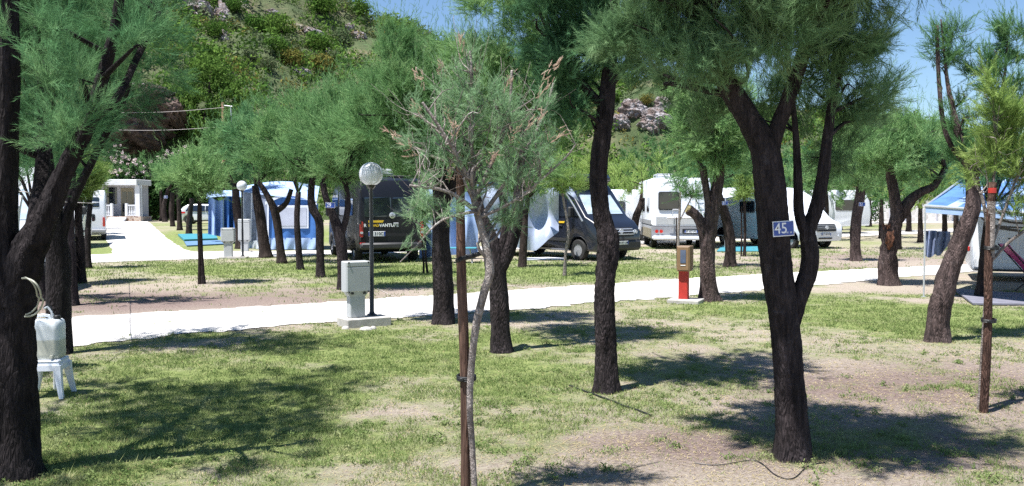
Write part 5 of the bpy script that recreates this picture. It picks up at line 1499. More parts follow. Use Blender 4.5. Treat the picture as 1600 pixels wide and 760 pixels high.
def motorhome_rear():
    X = at(1064, 380, 36.2).x; z = float(gz(X, 36.2)); W, H, L = 2.38, 2.88, 6.6
    t = thing('motorhome', 'tall white motorhome seen from behind with a bicycle rack and grey lower band', 'motorhome', (X, 36.2, z), math.pi / 2 - .06)
    body, prof = coach_body(t, L, H, W, .95, 'white_panel', .09)
    mb = MB(); shell(mb, [(.01, .42), (.01, .97), (L - 1.2, .97), (L - 1.2, .42), (L - 1.6, .42)] + arch(L - 2.0, .4, .36)[::-1] + [(1.9, .42)] + arch(1.5, .4, .36)[::-1] + [(1.1, .42)], W * .995, None, .05, .04); mb.build('lower_band', M['grey_trim'], t, True)
    for s in (-1, 1):
        mb = MB(); side_plate(mb, [(.15, .44), (L - 2.6, .44), (L - 2.6, .82), (.15, .82)], W, s, None, .012); mb.build('skirt', M['tan_trim'], t)
        mb = MB(); side_plate(mb, [(.1, .98), (L - 1, .98), (L - 1, 1.16), (.1, 1.16)], W, s, None, .006); mb.build('side_stripe', M['grey_trim'], t)
        mb = MB(); side_plate(mb, rnd(1.0, 2.0, 1.5, 2.1, .08), W, s, None, .02); mb.build('side_window', M['glass'], t); mb = MB(); side_plate(mb, rnd(3.0, 4.0, 1.5, 2.1, .08), W, s, None, .02); mb.build('side_window', M['glass'], t)
        mb = MB(); mb.lathe([(.07, -.04), (.07, -.07)], c=(0, s * .80, .72), axis='x', n=14); mb.lathe([(.07, -.04), (.07, -.07)], c=(0, s * .98, .72), axis='x', n=14)
        mb.build('tail_light', M['red_lamp'], t)
        for x in (1.5, L - 2.0): wheel(t, x, s * .95)
    mb = MB(); end_plate(mb, rnd(.12, .88, 1.62, 2.28, .07), lambda z: .0, .05, .03, -1); wn_ = mb.build('rear_window', M['glass'], t)
    mb = MB(); end_plate(mb, rnd(.08, .92, 1.58, 2.32, .08), lambda z: .0, .035, .02, -1); mb.build('window_frame', M['dark_plastic'], wn_)
    mb = MB(); mb.box((-.16, 0, .46), (.30, W * .98, .16), bev=.05); mb.build('rear_bumper', M['white_panel'], t, True)
    mb = MB(); end_plate(mb, [(-1.0, 1.0), (1.0, 1.0), (1.0, 1.30), (-1.0, 1.30)], lambda z: .0, .012, .02, -1); mb.build('lower_panel', M['grey_plastic'], t)
    plate(t, 'EF 629 HK', (-.05, -.40, .72), (0, -1, 0), ydir=(0, 0, 1))
    mb = MB(); mb.box((-.03, -.40, .72), (.04, .70, .20), bev=.02); mb.build('plate_recess', M['dark_plastic'], t)
    mb = MB()                                              # bicycle rack folded up
    for y in (-.75, .35):
        mb.tube([(-.06, y, .75), (-.10, y, 1.6)], .018, 6); mb.tube([(-.08, y, 1.18), (-.50, y, 1.30)], .018, 6)
    for k, z_ in enumerate((1.24, 1.30, 1.27)): mb.tube([(-.18 - k * .14, -1.0, z_), (-.18 - k * .14, .62, z_)], .025, 6)
    mb.tube([(-.10, -.75, 1.6), (-.10, .35, 1.6)], .018, 6); mb.build('bicycle_rack', M['alu'], t)
    mb = MB(); mb.tube([(-.10, -.55, 1.35), (-.14, -.55, 2.4), (-.05, -.55, 2.75)], .016, 6); mb.tube([(-.10, -.90, 1.35), (-.14, -.90, 2.4), (-.05, -.90, 2.75)], .016, 6)
    for q in np.arange(1.5, 2.7, .28): mb.tube([(-.13, -.90, q), (-.13, -.55, q)], .012, 6)
    mb.build('ladder', M['alu'], t)
    mb = MB()
    for y in (.95, .3):
        mb.tube([(.3, y, H), (.3, y, H + .16), (1.6, y, H + .16), (1.6, y, H)], .018, 6)
    for x in (.3, .9, 1.6): mb.tube([(x, .95, H + .16), (x, .3, H + .16)], .018, 6)
    mb.box((1.0, .62, H + .06), (1.1, .55, .12), bev=.03); mb.build('roof_rack', M['alu'], t)
    mb = MB(); mb.box((2.6, -.3, H + .05), (.6, .6, .12), bev=.04); mb.build('roof_hatch', M['white_paint'], t, True)
motorhome_rear()

# low white motorhome: cab nose towards the camera, long side under an awning
def low_profile():
    ph = 27; h_ = (math.sin(math.radians(ph)), -math.cos(math.radians(ph)))
    f = at(1290, 385, 36.3); L, W, H = 6.9, 2.15, 2.55
    z = float(gz(f.x, 38))
    t = thing('motorhome', 'low white motorhome with its snub cab nose towards us and a covered windscreen', 'motorhome', (f.x - h_[0] * L, f.y - h_[1] * L, z), math.atan2(h_[1], h_[0]))
    prof = [(0, .42), (0, H - .3), (.12, H - .05), (.3, H), (L - 3.2, H), (L - 2.5, H - .05), (L - 1.75, H - .42), (L - .72, 1.28), (L - .38, 1.12), (L - .10, 1.02), (L, .86), (L, .50), (L - .08, .32), (L - .25, .30), (L - .5, .30)] + arch(L - .95, .39, .34)[::-1] + [(L - 1.4, .30), (2.3, .34)] + arch(1.85, .39, .34)[::-1] + [(1.4, .36)]
    wf = lambda x, z: (1 - .10 * max(0, min(1, (x - L + 1.6) / 1.6)) ** 1.3)
    mb = MB(); shell(mb, prof, W, wf, inset=.08, edge=.06); mb.build('body', M['white_panel'], t, smooth=True)
    xf = xsurf(prof)
    mb = MB(); end_plate(mb, [(-.84, 1.30), (-.5, 1.25), (.5, 1.25), (.84, 1.30), (.78, 1.95), (.5, 2.08), (-.5, 2.08), (-.78, 1.95)], xf, .03); mb.build('windscreen_cover', M['tent_white'], t)
    for s in (-1, 1):
        mb = MB(); side_plate(mb, [(L - 1.05, 1.30), (L - 1.0, 1.36), (L - 1.65, 1.95), (L - 2.1, 1.98), (L - 2.1, 1.30)], W, s, wf, .02); mb.build('side_window_cover', M['tent_white'], t)
        mb = MB(); mb.box((L - 1.25, s * 1.14, 1.50), (.14, .22, .38), bev=.05); mb.box((L - 1.2, s * 1.02, 1.35), (.06, .18, .06)); mb.build('mirror', M['dark_plastic'], t)
        mb = MB(); side_plate(mb, rnd(.9, 1.9, 1.45, 1.95, .07), W, s, None, .02); mb.build('side_window', M['glass'], t); mb = MB(); side_plate(mb, rnd(3.0, 3.9, 1.45, 1.95, .07), W, s, None, .02); mb.build('side_window', M['glass'], t)
        mb = MB(); A = [(L - .06, s * .52, .93), (L - .10, s * .80, 1.02), (L - .36, s * .93, 1.10), (L - .34, s * .93, .96), (L - .08, s * .82, .86), (L - .01, s * .54, .86)]
        mb.slab([Vector(a) + Vector((.022, s * .015, 0)) for a in A], [Vector(a) - Vector((.06, s * .05, 0)) for a in A]); mb.build('headlight', M['clear_lamp'], t)
        mb = MB(); mb.lathe([(.05, 0), (.05, .02)], c=(L + .0, s * .72, .52), axis='x', n=12); mb.build('fog_lamp', M['clear_lamp'], t)
        for x in (L - .95, 1.85): wheel(t, x, s * .90, .33)
    mb = MB(); end_plate(mb, rnd(-.54, .54, .72, 1.02, .05), xf, .06); g = mb.build('grille', M['dark_plastic'], t)
    mb = MB()
    for z_ in (.82, .89, .96): end_plate(mb, rnd(-.48, .48, z_ - .006, z_ + .006, .005), xf, .07)
    mb.lathe([(.075, 0), (.075, .03)], c=(L + .05, 0, .87), axis='x', n=18); mb.build('grille_bar', M['alu'], g, True)
    mb = MB(); end_plate(mb, rnd(-.36, .36, .40, .46, .02), xf, .04); mb.build('air_intake', M['dark_plastic'], t)
    plate(t, 'CT 045 RP', (L + .03, 0, .60), (0, 1, 0))
    # awning box and canopy on the left-in-picture side (vehicle right = -y)
    aw = thing('awning', 'white awning held by a thin pole beside the shaded motorhome side', 'awning', world_of(t, (3.0, -1.12, 0)) * 1.0, t.rotation_euler.z)
    mb = MB(); mb.box((0, -.03, 2.38), (3.6, .12, .12), bev=.03); mb.build('cassette', M['white_paint'], aw)
    mb = MB(); mb.grid(lambda u, v: (-1.75 + 3.5 * u, -.05 - 2.2 * v, 2.36 - .30 * v + .02 * math.sin(u * 9) * v), 10, 8, (0, 0, .012)); mb.build('canopy', M['tent_white'], aw, True)
    for x in (-1.7, 1.7):
        mb = MB(); mb.tube([(x, -2.22, 0), (x, -2.22, 2.07)], .022, 8); mb.build('pole', M['alu'], aw)
    return t
lowm = low_profile()

def white_caravan(px, py, Y, label, rz=0.0, W=2.2, H=2.5, L=5.5):
    p = at(px, py, Y); z = float(gz(p.x, Y))
    t = thing('caravan', label, 'caravan', (p.x, Y, z), rz)
    prof = [(0, .55), (-.05, 1.2), (.05, H - .4), (.35, H), (L - .5, H), (L - .1, H - .6), (L, 1.2), (L - .1, .5), (L / 2 + .45, .42)] + arch(L / 2, .36, .36)[::-1] + [(L / 2 - .45, .42)]
    mb = MB(); shell(mb, prof, W, None, .12, .07); mb.build('body', M['white_panel'], t, True)
    for s in (-1, 1):
        mb = MB(); side_plate(mb, rnd(.7, 1.7, 1.35, 1.95, .1), W, s, None, .02); mb.build('window', M['glass'], t); mb = MB(); side_plate(mb, rnd(3.3, 4.5, 1.35, 1.95, .1), W, s, None, .02); mb.build('window', M['glass'], t)
        mb = MB(); side_plate(mb, rnd(2.1, 2.7, .6, 2.2, .06), W, s, None, .015); mb.build('door', M['white_paint'], t)
        wheel(t, L / 2, s * (W / 2 - .12), .31)
    return t
white_caravan(1205, 320, 51, 'white caravan roof showing above and behind the low motorhome', math.radians(8))
white_caravan(915, 320, 44, 'white caravan mostly hidden behind the dark grey van', math.radians(8))
white_caravan(1130, 320, 46, 'white caravan behind the stub tree', math.radians(5))

# vehicles behind the left tree row
def campervan_left():
    p = at(150, 372, 44); z = float(gz(p.x, 44))
    t = thing('camper_van', 'white camper van behind the left tree row, its red tail light showing', 'camper van', (at(131, 372, 44).x, 44, z), math.radians(114))
    L, H, W = 5.4, 2.5, 2.0
    prof = van_profile(L, H); mb = MB(); shell(mb, prof, W, None, .08, .05); mb.build('body', M['white_paint'], t, True)
    xr_ = xsurf(prof, False)
    for s in (-1, 1):
        mb = MB(); end_plate(mb, rnd(min(s * .86, s * .97), max(s * .86, s * .97), .70, 1.15, .03), xr_, .03, .1, -1); mb.build('tail_light', M['red_lamp'], t)
        mb = MB(); side_plate(mb, rnd(.5, 1.5, 1.45, 1.95, .08), W, s, None, .012); mb.build('side_window', M['glass'], t); mb = MB(); side_plate(mb, rnd(2.2, 3.2, 1.45, 1.95, .08), W, s, None, .012); mb.build('side_window', M['glass'], t)
        for x in (1.0, L - .95): wheel(t, x, s * .88)
    mb = MB(); end_plate(mb, rnd(-.72, .40, 1.66, 2.15, .06), xr_, .014, .02, -1); mb.build('rear_window', M['glass'], t); mb = MB(); end_plate(mb, rnd(-.52, .44, .96, 1.32, .06), xr_, .014, .02, -1); mb.build('rear_window', M['glass'], t)
    mb = MB(); mb.box((-.06, 0, .48), (.2, W, .18), bev=.04); mb.build('rear_bumper', M['grey_trim'], t)
    p = at(84, 372, 36)
    t2, _ = panel_van('pale grey van facing us behind the left tree row', (p.x - 2.0, 36 + 5.2, 0), yaw_dir(160), 'silver_paint')
    p = at(6, 430, 17.5)
    t3, _ = panel_van('pale van at the left edge behind the massive trunk', (p.x - 3.4, 17.5 + 4.6, 0), yaw_dir(145), 'silver_paint')
campervan_left()
# draped cloth at the left edge
cloth('laundry_sheet', lambda u, v: at(-14 + 50 * u - 6 * math.sin(v * 3), 300 + 6 * u + 108 * v * (1 - .25 * (u - .4) ** 2), 9.5 + .06 * math.sin(u * 18 + v * 4)), 'tent_white', 'greyish white sheet hanging at the left edge behind the massive trunk', 'sheet', 20, 12)
mb = MB(); mb.tube([at(-30, 296, 9.5), at(40, 300, 9.6), at(104, 316, 10.9), at(150, 318, 22)], .006, 5)
tag(mb.build('clothes_line', M['wire']), 'thin pale line strung between the left trees', 'line')

# silver car
def suv():
    Y = 70; p = at(312, 350, Y); z = float(gz(p.x, Y))
    L, H, W = 4.5, 1.55, 1.85
    t = thing('parked_car', 'silver hatchback car parked behind the avenue trees', 'car', (at(281, 350, Y).x, Y, z), math.radians(8))
    prof = [(.04, .35), (0, .62), (.05, .95), (.20, 1.05), (.42, 1.32), (.75, 1.50), (1.4, H), (2.5, H - .02), (3.0, 1.38), (3.5, 1.0), (4.2, .86), (4.45, .68), (4.5, .45), (4.4, .25), (4.2, .22)] + arch(3.65, .37, .33)[::-1] + [(3.2, .22), (1.3, .22)] + arch(.85, .37, .33)[::-1] + [(.42, .25)]
    wf = lambda x, z: 1 - .22 * max(0, (z - .92) / .65)
    mb = MB(); shell(mb, prof, W, wf, .08, .07); mb.build('body', M['silver_paint'], t, True)
    for s in (-1, 1):
        mb = MB(); side_plate(mb, [(.62, 1.0), (2.05, .98), (2.05, 1.42), (1.3, 1.44), (.82, 1.33)], W, s, wf, .012); mb.build('side_window', M['glass'], t); mb = MB(); side_plate(mb, [(2.12, .98), (3.25, .98), (2.75, 1.36), (2.12, 1.42)], W, s, wf, .012); mb.build('side_window', M['glass'], t)
        mb = MB(); side_plate(mb, [(.10, .80), (.62, .84), (.58, .96), (.14, .96)], W, s, wf, .01); mb.build('tail_light', M['red_lamp'], t)
        mb = MB(); side_plate(mb, [(4.0, .66), (4.35, .62), (4.2, .78), (3.95, .80)], W, s, wf, .01); mb.build('headlight', M['clear_lamp'], t)
        mb = MB(); side_plate(mb, [(1.3, .24), (3.2, .24), (3.2, .32), (1.3, .32)], W, s, wf, .01); mb.build('sill_trim', M['dark_plastic'], t)
        for x in (.85, 3.65): wheel(t, x, s * .82, .33, .21, 'rim', 5)
    mb = MB(); end_plate(mb, [(-.62, 1.06), (.62, 1.06), (.55, 1.36), (-.55, 1.36)], xsurf(prof, False), .012, .02, -1); mb.build('rear_window', M['glass'], t)
suv()

# ------------------------------------------------------------------ tents
def awning_tent():
    Y = 35.5
    t = thing('awning_tent', 'big blue awning tent with white-framed window and pale skirt', 'tent', at(436, 390, Y) * 1.0)
    t.location.z = float(gz(0, Y)); B = t.location.copy()
    lp = lambda x, y, dy=0.0: at(x, y, Y + dy) - B
    def gb(x0, x1, y0, y1, dy0, dy1, mat, name, wav=.03, off=0, nu=30, nv=8, top=None):
        f = lambda u, v: lp(x0 + (x1 - x0) * u, (y0 if top is None else top(u)) * (1 - v) + y1 * v, dy0 + (dy1 - dy0) * u + wav * math.sin(u * 23 + v * 2) * (.3 + v) - off)
        mb = MB(); mb.grid(f, nu, nv, (0, .01, 0)); return mb.build(name, M[mat], t, True)
    ridge = lambda u: 325 - 22 * math.sin(min(1, u * 1.0) * math.pi) ** .8
    gb(418, 493, 0, 374, 0, 0, 'tent_blue', 'front_wall', .02, top=lambda u: 318 - 14 * math.sin(u * math.pi))
    gb(418, 493, 372, 390, 0, 0, 'tent_pale', 'skirt', .05, .03)
    gb(434, 482, 321, 357, 0, 0, 'tent_white', 'window_frame', .0, .05, 4, 2)
    gb(437.5, 479, 325, 353, 0, 0, 'tent_window', 'window_pane', .0, .07, 4, 2)
    gb(378, 418, 300, 378, 2.2, 0, 'tent_grey', 'mesh_wall', .08)
    gb(378, 418, 376, 391, 2.2, 0, 'tent_white', 'skirt', .10, .03)
    for x, dy in ((379, 2.15), (392, 1.35), (405, .65), (417.5, -.03)):
        f = lambda u, v, x=x, dy=dy: lp(x + 2.4 * u, 300 + 88 * v, dy - .06)
        mb = MB(); mb.grid(f, 2, 4, (0, .02, 0)); mb.build('white_seam', M['tent_white'], t)
    mb = MB(); mb.grid(lambda u, v: lp(376 + 119 * u + 4 * v, (300 + 3 * u) * (1 - v) + (292 - 8 * math.sin(u * math.pi)) * v + 12 * (1 - v) * u, (2.2 * max(0, 1 - u * 2.9)) * (1 - v) + 3.2 * v - .1), 24, 6, (0, 0, .012))
    mb.build('roof', M['tent_pale'], t, True)
    mb = MB(); mb.grid(lambda u, v: lp(414 + 81 * u, 318 - 14 * math.sin(u * math.pi) - 2.5 + 5 * v, -.08), 20, 1, (0, .02, 0)); mb.build('white_seam', M['tent_white'], t, True)
    gb(493, 497, 318, 388, 0, 3, 'tent_blue', 'side_wall', .02)
awning_tent()
cloth('tent_curtain', lambda u, v: at(326 + 30 * u - 1 * v, 304 + 10 * math.sin(u * 3) * (1 - v) + (62 + 6 * u) * v, 42 + .25 * math.sin(u * 15) * (.4 + v)), 'tent_pale', 'pale blue tent curtain gathered at the far end of the tents', 'curtain', 40, 10)
cloth('tent_curtain', lambda u, v: at(350 + 26 * u, 312 - 6 * math.sin(u * 3) + (56 + 8 * u) * v, 41 + .22 * math.sin(u * 17) * (.4 + v)), 'tent_blue', 'dark blue tent curtain right of the pale one', 'curtain', 40, 10)
cloth('tent_roof', lambda u, v: at(322 + 62 * u, 310 - 9 * v - 3 * math.sin(u * 3), 40.6 + 3 * v), 'tent_pale', 'sloping pale roof over the two tent curtains', 'tent', 16, 6, thick=(0, 0, .012))
def mat_(name, quad, mat, label, h=.03):
    Q = [P(*q) for q in quad]
    A = [Vector((q.x, q.y, float(height(q.x, q.y)) + .012)) for q in Q]; B_ = [a + Vector((0, 0, h)) for a in A]
    mb = MB(); mb.slab(A, B_); return tag(mb.build(name, M[mat]), label, 'mat')
mat_('ground_mat', [(278, 369), (336, 368), (340, 376), (288, 378)], 'mat_teal', 'turquoise groundsheet on the lawn beside the avenue', .10)
mat_('ground_mat', [(288, 379.5), (344, 377), (350, 383), (292, 386)], 'mat_blue', 'dull blue groundsheet in front of the turquoise one', .05)
mat_('ground_mat', [(1490, 455), (1620, 462), (1680, 480), (1520, 478)], 'mat_grey', 'grey mat under the magenta lounger')
mat_('ground_mat', [(820, 405), (882, 403), (884, 406.5), (815, 408)], 'tent_white', 'narrow white strip of mat beside the dark grey van')
mat_('ground_mat', [(1128, 386), (1215, 386), (1215, 394), (1120, 394)], 'mat_teal', 'teal mat under the white awning')

# ------------------------------------------------------------------ striped white motorhome on the right with awning
def right_motorhome():
    A = at(1516, 425, 21.0); C = at(1493, 419, 22.8)          # near rear corner and far rear corner
    W = 2.25; hd_ = Vector((math.cos(math.radians(-24)), math.sin(math.radians(-24)), 0)); L = 7.0; H = 2.95
    side = Vector((-hd_.y, hd_.x, 0))
    org = Vector((A.x, A.y, 0)) + side * (W / 2)
    t = thing('motorhome', 'white motorhome with black swoosh stripes at the right edge', 'motorhome', org, math.atan2(hd_.y, hd_.x))
    prof = [(.06, .24), (0, .36), (0, 2.2), (.10, 2.6), (.45, H - .05), (.8, H), (L - .4, H), (L, H - .5), (L, .24), (5.7, .24)] + arch(5.2, .4, .36)[::-1] + [(4.7, .24), (2.75, .24)] + arch(2.3, .4, .36)[::-1] + [(1.85, .24)]
    mb = MB(); shell(mb, prof, W, None, .12, .06); mb.build('body', M['white_panel'], t, True)
    s = -1
    def sw(x0, z0, x1, z1, sag, th):
        mb = MB(); n = 14; up = []; lo = []
        for k in range(n + 1):
            u = (k / n) ** 2; x = x0 + (x1 - x0) * u; z = z1 + (z0 - z1) * math.exp(-u * sag); w = th * (1 - .55 * u)
            up.append((x, z + w / 2)); lo.append((x, z - w / 2))
        side_plate(mb, up + lo[::-1], W, s, None, .008, .01); mb.build('black_stripe', M['black_paint'], t)
    sw(.13, 2.0, 5.5, 1.36, 24, .055); sw(.06, 1.75, 5.5, 1.27, 30, .04); sw(.50, 1.27, 5.5, 1.05, 4, .06)
    for x0, x1, z0, z1 in ((.60, .98, .46, 1.05), (3.1, 3.9, .55, 1.0)):
        mb = MB(); side_plate(mb, rnd(x0, x1, z0, z1, .05), W, s, None, .012); h_ = mb.build('storage_hatch', M['white_paint'], t)
        mb = MB(); side_plate(mb, rnd(x0 + .05, x1 - .05, z0 + .05, z1 - .05, .03), W, s, None, .020); mb.build('hatch_panel', M['white_panel'], h_)
        mb = MB(); side_plate(mb, rnd((x0 + x1) / 2 - .03, (x0 + x1) / 2 + .03, z1 - .05, z1 - .02, .01), W, s, None, .03); mb.build('latch', M['dark_plastic'], h_)
    mb = MB(); side_plate(mb, rnd(.07, .50, .34, 1.12, .04), W, s, None, .006); mb.build('locker_door', M['white_paint'], t)
    mb = MB(); side_plate(mb, rnd(.52, 1.6, 1.46, 2.0, .08), W, s, None, .02); mb.build('side_window', M['glass'], t); mb = MB(); side_plate(mb, rnd(4.2, 5.2, 1.6, 2.12, .08), W, s, None, .02); mb.build('side_window', M['glass'], t)
    mb = MB(); side_plate(mb, rnd(2.5, 3.05, .55, 2.3, .05), W, s, None, .02); mb.build('entrance_door', M['white_paint'], t)
    mb = MB(); side_plate(mb, [(.1, .25), (1.8, .25), (1.8, .30), (.1, .30)], W, s, None, .01); mb.build('sill_trim', M['dark_plastic'], t)
    for z_ in (.75, .95): 
        mb = MB(); mb.box((-.03, -.85, z_), (.05, .10, .12), bev=.02); mb.build('tail_light', M['red_lamp'], t)
    for x in (2.3, 5.2): wheel(t, x, -.92)
    wheel(t, 2.3, .92)
    mb = MB(); mb.box((1.4, .1, H + .06), (.7, .7, .14), bev=.05); mb.build('roof_hatch', M['white_paint'], t, True)
    mb = MB(); mb.lathe([(.02, 0), (.28, .06), (.36, .16)], c=(.7, .5, H + .3), n=18); mb.tube([(.7, .5, H), (.7, .5, H + .3)], .03, 8); mb.build('dish', M['white_paint'], t, True)
    return t, hd_, side
mh, hdm, sdm = right_motorhome()
def striped_awning():
    t = thing('awning', 'blue and pale striped awning stretched from the white motorhome on a corner pole', 'awning', (0, 0, 0))
    Bf = at(1446, 322, 17.4); Bf2 = at(1700, 340, 14.6); Br = world_of(mh, (.05, -1.14, 2.62)); Br2 = world_of(mh, (4.8, -1.14, 2.62))
    t.location = (Bf.x, Bf.y, 0); B = t.location.copy()
    names = []
    n = 14
    for k in range(n):                                   # alternate coloured widths
        u0, u1 = k / n, (k + 1) / n
        def f(u, v, u0=u0, u1=u1):
            q = u0 + (u1 - u0) * u; a = Bf.lerp(Bf2, q); b = Br.lerp(Br2, q)
            p = a.lerp(b, v); p.z -= .05 * math.sin(v * math.pi); return p - B
        mb = MB(); mb.grid(f, 2, 8, (0, 0, .01)); mb.build('canopy_stripe', M['canopy_blue' if k % 3 != 2 else 'tent_pale'], t, True)
    mb = MB(); mb.grid(lambda u, v: Bf.lerp(Bf2, u) - B + Vector((0, -.02, .03 - .16 * v)), 20, 1, (0, .015, 0)); mb.build('valance', M['tent_pale'], t)
    mb = MB(); mb.tube([Vector(Bf) - B, Vector(Bf2) - B], .03, 8); mb.build('front_rail', M['alu'], t)
    g = P(1445, 467); mb = MB(); mb.tube([Vector((Bf.x - B.x, Bf.y - B.y, 0)), Vector(Bf) - B], .018, 8); mb.lathe([(.05, 0), (.05, .015)], n=10); mb.build('pole', M['alu'], t)
    mb = MB(); mb.tube([Vector((Bf2.x - B.x, Bf2.y - B.y, 0)), Vector(Bf2) - B], .018, 8); mb.build('pole', M['alu'], t)
    mb = MB(); mb.tube([Vector(Bf) - B, Vector(Br) - B], .02, 8); mb.build('arm', M['alu'], t)
    return Bf
Bf = striped_awning()
mb = MB(); a = at(1446, 361, 17.4); b = at(1500, 362, 18.2); mb.tube([a, (a + b) / 2 - Vector((0, 0, .02)), b], .005, 5)
tag(mb.build('clothes_line', M['wire']), 'short line between the awning pole and the leaning trunk', 'line')
cloth('laundry', lambda u, v: at(1447 + 17 * u, 361 + (39 + 3 * math.sin(u * 5)) * v, 17.45 + .05 * math.sin(u * 12 + v * 3)), 'denim', 'dark blue trousers hung next to the awning pole', 'laundry', 14, 10, group='laundry on the awning line', thick=(0, .02, 0))
cloth('laundry', lambda u, v: at(1463 + 22 * u, 362 + (30 + 8 * math.sin(u * 4 + 1)) * v, 17.7 + .06 * math.sin(u * 13 + v * 3)), 'denim', 'crumpled blue shirt hung nearest the leaning trunk', 'laundry', 14, 10, group='laundry on the awning line', thick=(0, .02, 0))

def lounger():
    B = P(1600, 458); t = thing('lounger_chair', 'magenta sun lounger with raised back under the awning', 'chair', B, math.radians(-12))
    f = lambda u, v: (Vector((-.42 + .0 * v, (-.27 + .54 * v), .98)).lerp(Vector((.10, -.27 + .54 * v, .40)), u))
    mb = MB(); mb.grid(lambda u, v: (-.40 + .52 * u, -.28 + .56 * v, .98 - .60 * u ** .8 + .05 * math.sin(u * 3)), 10, 3, (0.02, 0, .02)); mb.build('backrest', M['purple'], t, True)
    mb = MB(); mb.grid(lambda u, v: (.12 + .95 * u, -.28 + .56 * v, .38 + .03 * math.sin(u * 5)), 10, 3, (0, 0, .025)); mb.build('seat', M['purple'], t, True)
    for s in (-1, 1):
        mb = MB(); mb.tube([(-.10, s * .27, 0), (.30, s * .27, .37)], .014, 6); mb.build('leg', M['black_paint'], t)
        mb = MB(); mb.tube([(1.0, s * .27, 0), (.70, s * .27, .37)], .014, 6); mb.build('leg', M['black_paint'], t)
        mb = MB(); mb.tube([(-.42, s * .29, .99), (.10, s * .29, .38), (1.1, s * .29, .37)], .014, 6); mb.build('side_rail', M['black_paint'], t)
lounger()
# ------------------------------------------------------------------ bungalow and stone wall
def bungalow():
    Y = 80.0; s = Y / FPX
    o = P(198, 346.5); Y = o.y
    a = at(150, 345, Y); t = thing('bungalow', 'small white flat-roofed bungalow with a porch at the end of the avenue', 'building', (at(196, 345, Y).x, Y, .3))
    s = Y / FPX; h = lambda y: at(0, y, Y).z - .3; x = lambda px: (px - 199) * s * 1.0
    zr, zb = h(281), h(290)
    mb = MB(); mb.box((x(168), .6, (zr + zb) / 2), ((232 - 118) * s, 3.2, zr - zb), bev=.03); mb.build('roof', M['wall_white'], t)
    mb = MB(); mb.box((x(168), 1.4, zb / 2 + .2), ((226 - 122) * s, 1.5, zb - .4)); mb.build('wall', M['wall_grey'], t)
    fl = h(338); mb = MB(); mb.box((x(172), .35, fl / 2 - .02), ((229 - 114) * s, 2.4, fl), bev=.02); mb.build('plinth', M['plinth_stone'], t)
    for k in range(3):
        mb = MB(); mb.box((x(194.5), -.95 - .28 * (2 - k), (k + .5) * fl / 3.6), ((208 - 181) * s, .30, fl / 3.6)); mb.build('step', M['wall_white'], t)
    for px in (224, 165, 118):
        mb = MB(); mb.box((x(px), -.60, (fl + zb) / 2), (7 * s, 7 * s, zb - fl)); mb.build('pillar', M['wall_white'], t)
    yw = .63
    mb = MB(); mb.box((x(198), yw, fl + (h(294) - fl) / 2), (20 * s, .08, h(294) - fl)); d = mb.build('door', M['tan_trim'], t)
    mb = MB(); mb.box((x(193.6), yw - .05, fl + 1.25), (6.6 * s, .03, 1.8)); mb.box((x(202.4), yw - .05, fl + 1.25), (6.6 * s, .03, 1.8)); mb.build('door_glass', M['glass'], d)
    mb = MB(); mb.box((x(198), yw - .08, fl + .95), (.04, .05, .12)); mb.build('handle', M['alu'], d)
    mb = MB(); mb.box((x(174), yw - .02, h(306)), (15 * s, .06, h(294) - h(320))); w = mb.build('window', M['glass'], t)
    mb = MB(); mb.box((x(174), yw - .03, h(320.5)), (17 * s, .14, .08)); mb.build('sill', M['wall_white'], w)
    for (p0, p1) in ((166, 183), (206, 222)):
        mb = MB(); zt = h(321)
        mb.box((x((p0 + p1) / 2), -.62, zt), ((p1 - p0) * s, .18, .10)); mb.box((x((p0 + p1) / 2), -.62, fl + .08), ((p1 - p0) * s, .18, .10))
        for q in np.arange(p0 + 1.5, p1, 3.4):
            mb.lathe([(.06, fl + .1), (.085, fl + .3), (.05, fl + .55), (.07, zt)], c=(x(q), -.62, 0), n=8)
        mb.build('balustrade', M['wall_white'], t)
        e = p1 if p0 < 180 else p0
        mb = MB(); mb.box((x(e), -.62, (fl + h(318)) / 2), (3.6 * s, .24, h(318) - fl)); mb.build('railing_post', M['wall_white'], t)
    mb = MB(); mb.tube([(x(229), -.55, 0), (x(229), -.55, zb)], .04, 8); mb.build('downpipe', M['alu'], t)
bungalow()
def stone_wall():
    Y = 76; A = at(1372, 345, Y); C = at(1640, 345, Y + 5)
    t = thing('stone_wall', 'long pale stone wall with slim pilasters behind the far right trees', 'wall', ((A.x + C.x) / 2, Y + 2.5, .3), math.atan2(5, C.x - A.x))
    w = (C - A).length; h = at(0, 298, Y).z - .3
    mb = MB(); mb.box((0, 0, h / 2 - .1), (w, .3, h + .2)); mb.build('wall_face', M['stone_wall'], t)
    for q in np.arange(-w / 2 + 1, w / 2, 1.6):
        mb = MB(); mb.box((q, -.17, h / 2), (.10, .10, h)); mb.build('pilaster', M['wall_grey'], t)
    mb = MB(); mb.box((0, 0, h + .05), (w, .42, .12)); mb.build('coping', M['wall_white'], t)
    # pink rendered hut above the wall
    t = thing('hut', 'low white hut with a reddish roof edge behind the stone wall', 'building', (at(1372, 345, 86).x, 86, .3))
    mb = MB(); mb.box((0, 0, 1.6), (4.5, 3, 3.2)); mb.build('wall', M['wall_white'], t)
    mb = MB(); mb.box((0, 0, 3.3), (4.9, 3.4, .22)); mb.build('roof', M['red_post'], t)
stone_wall()
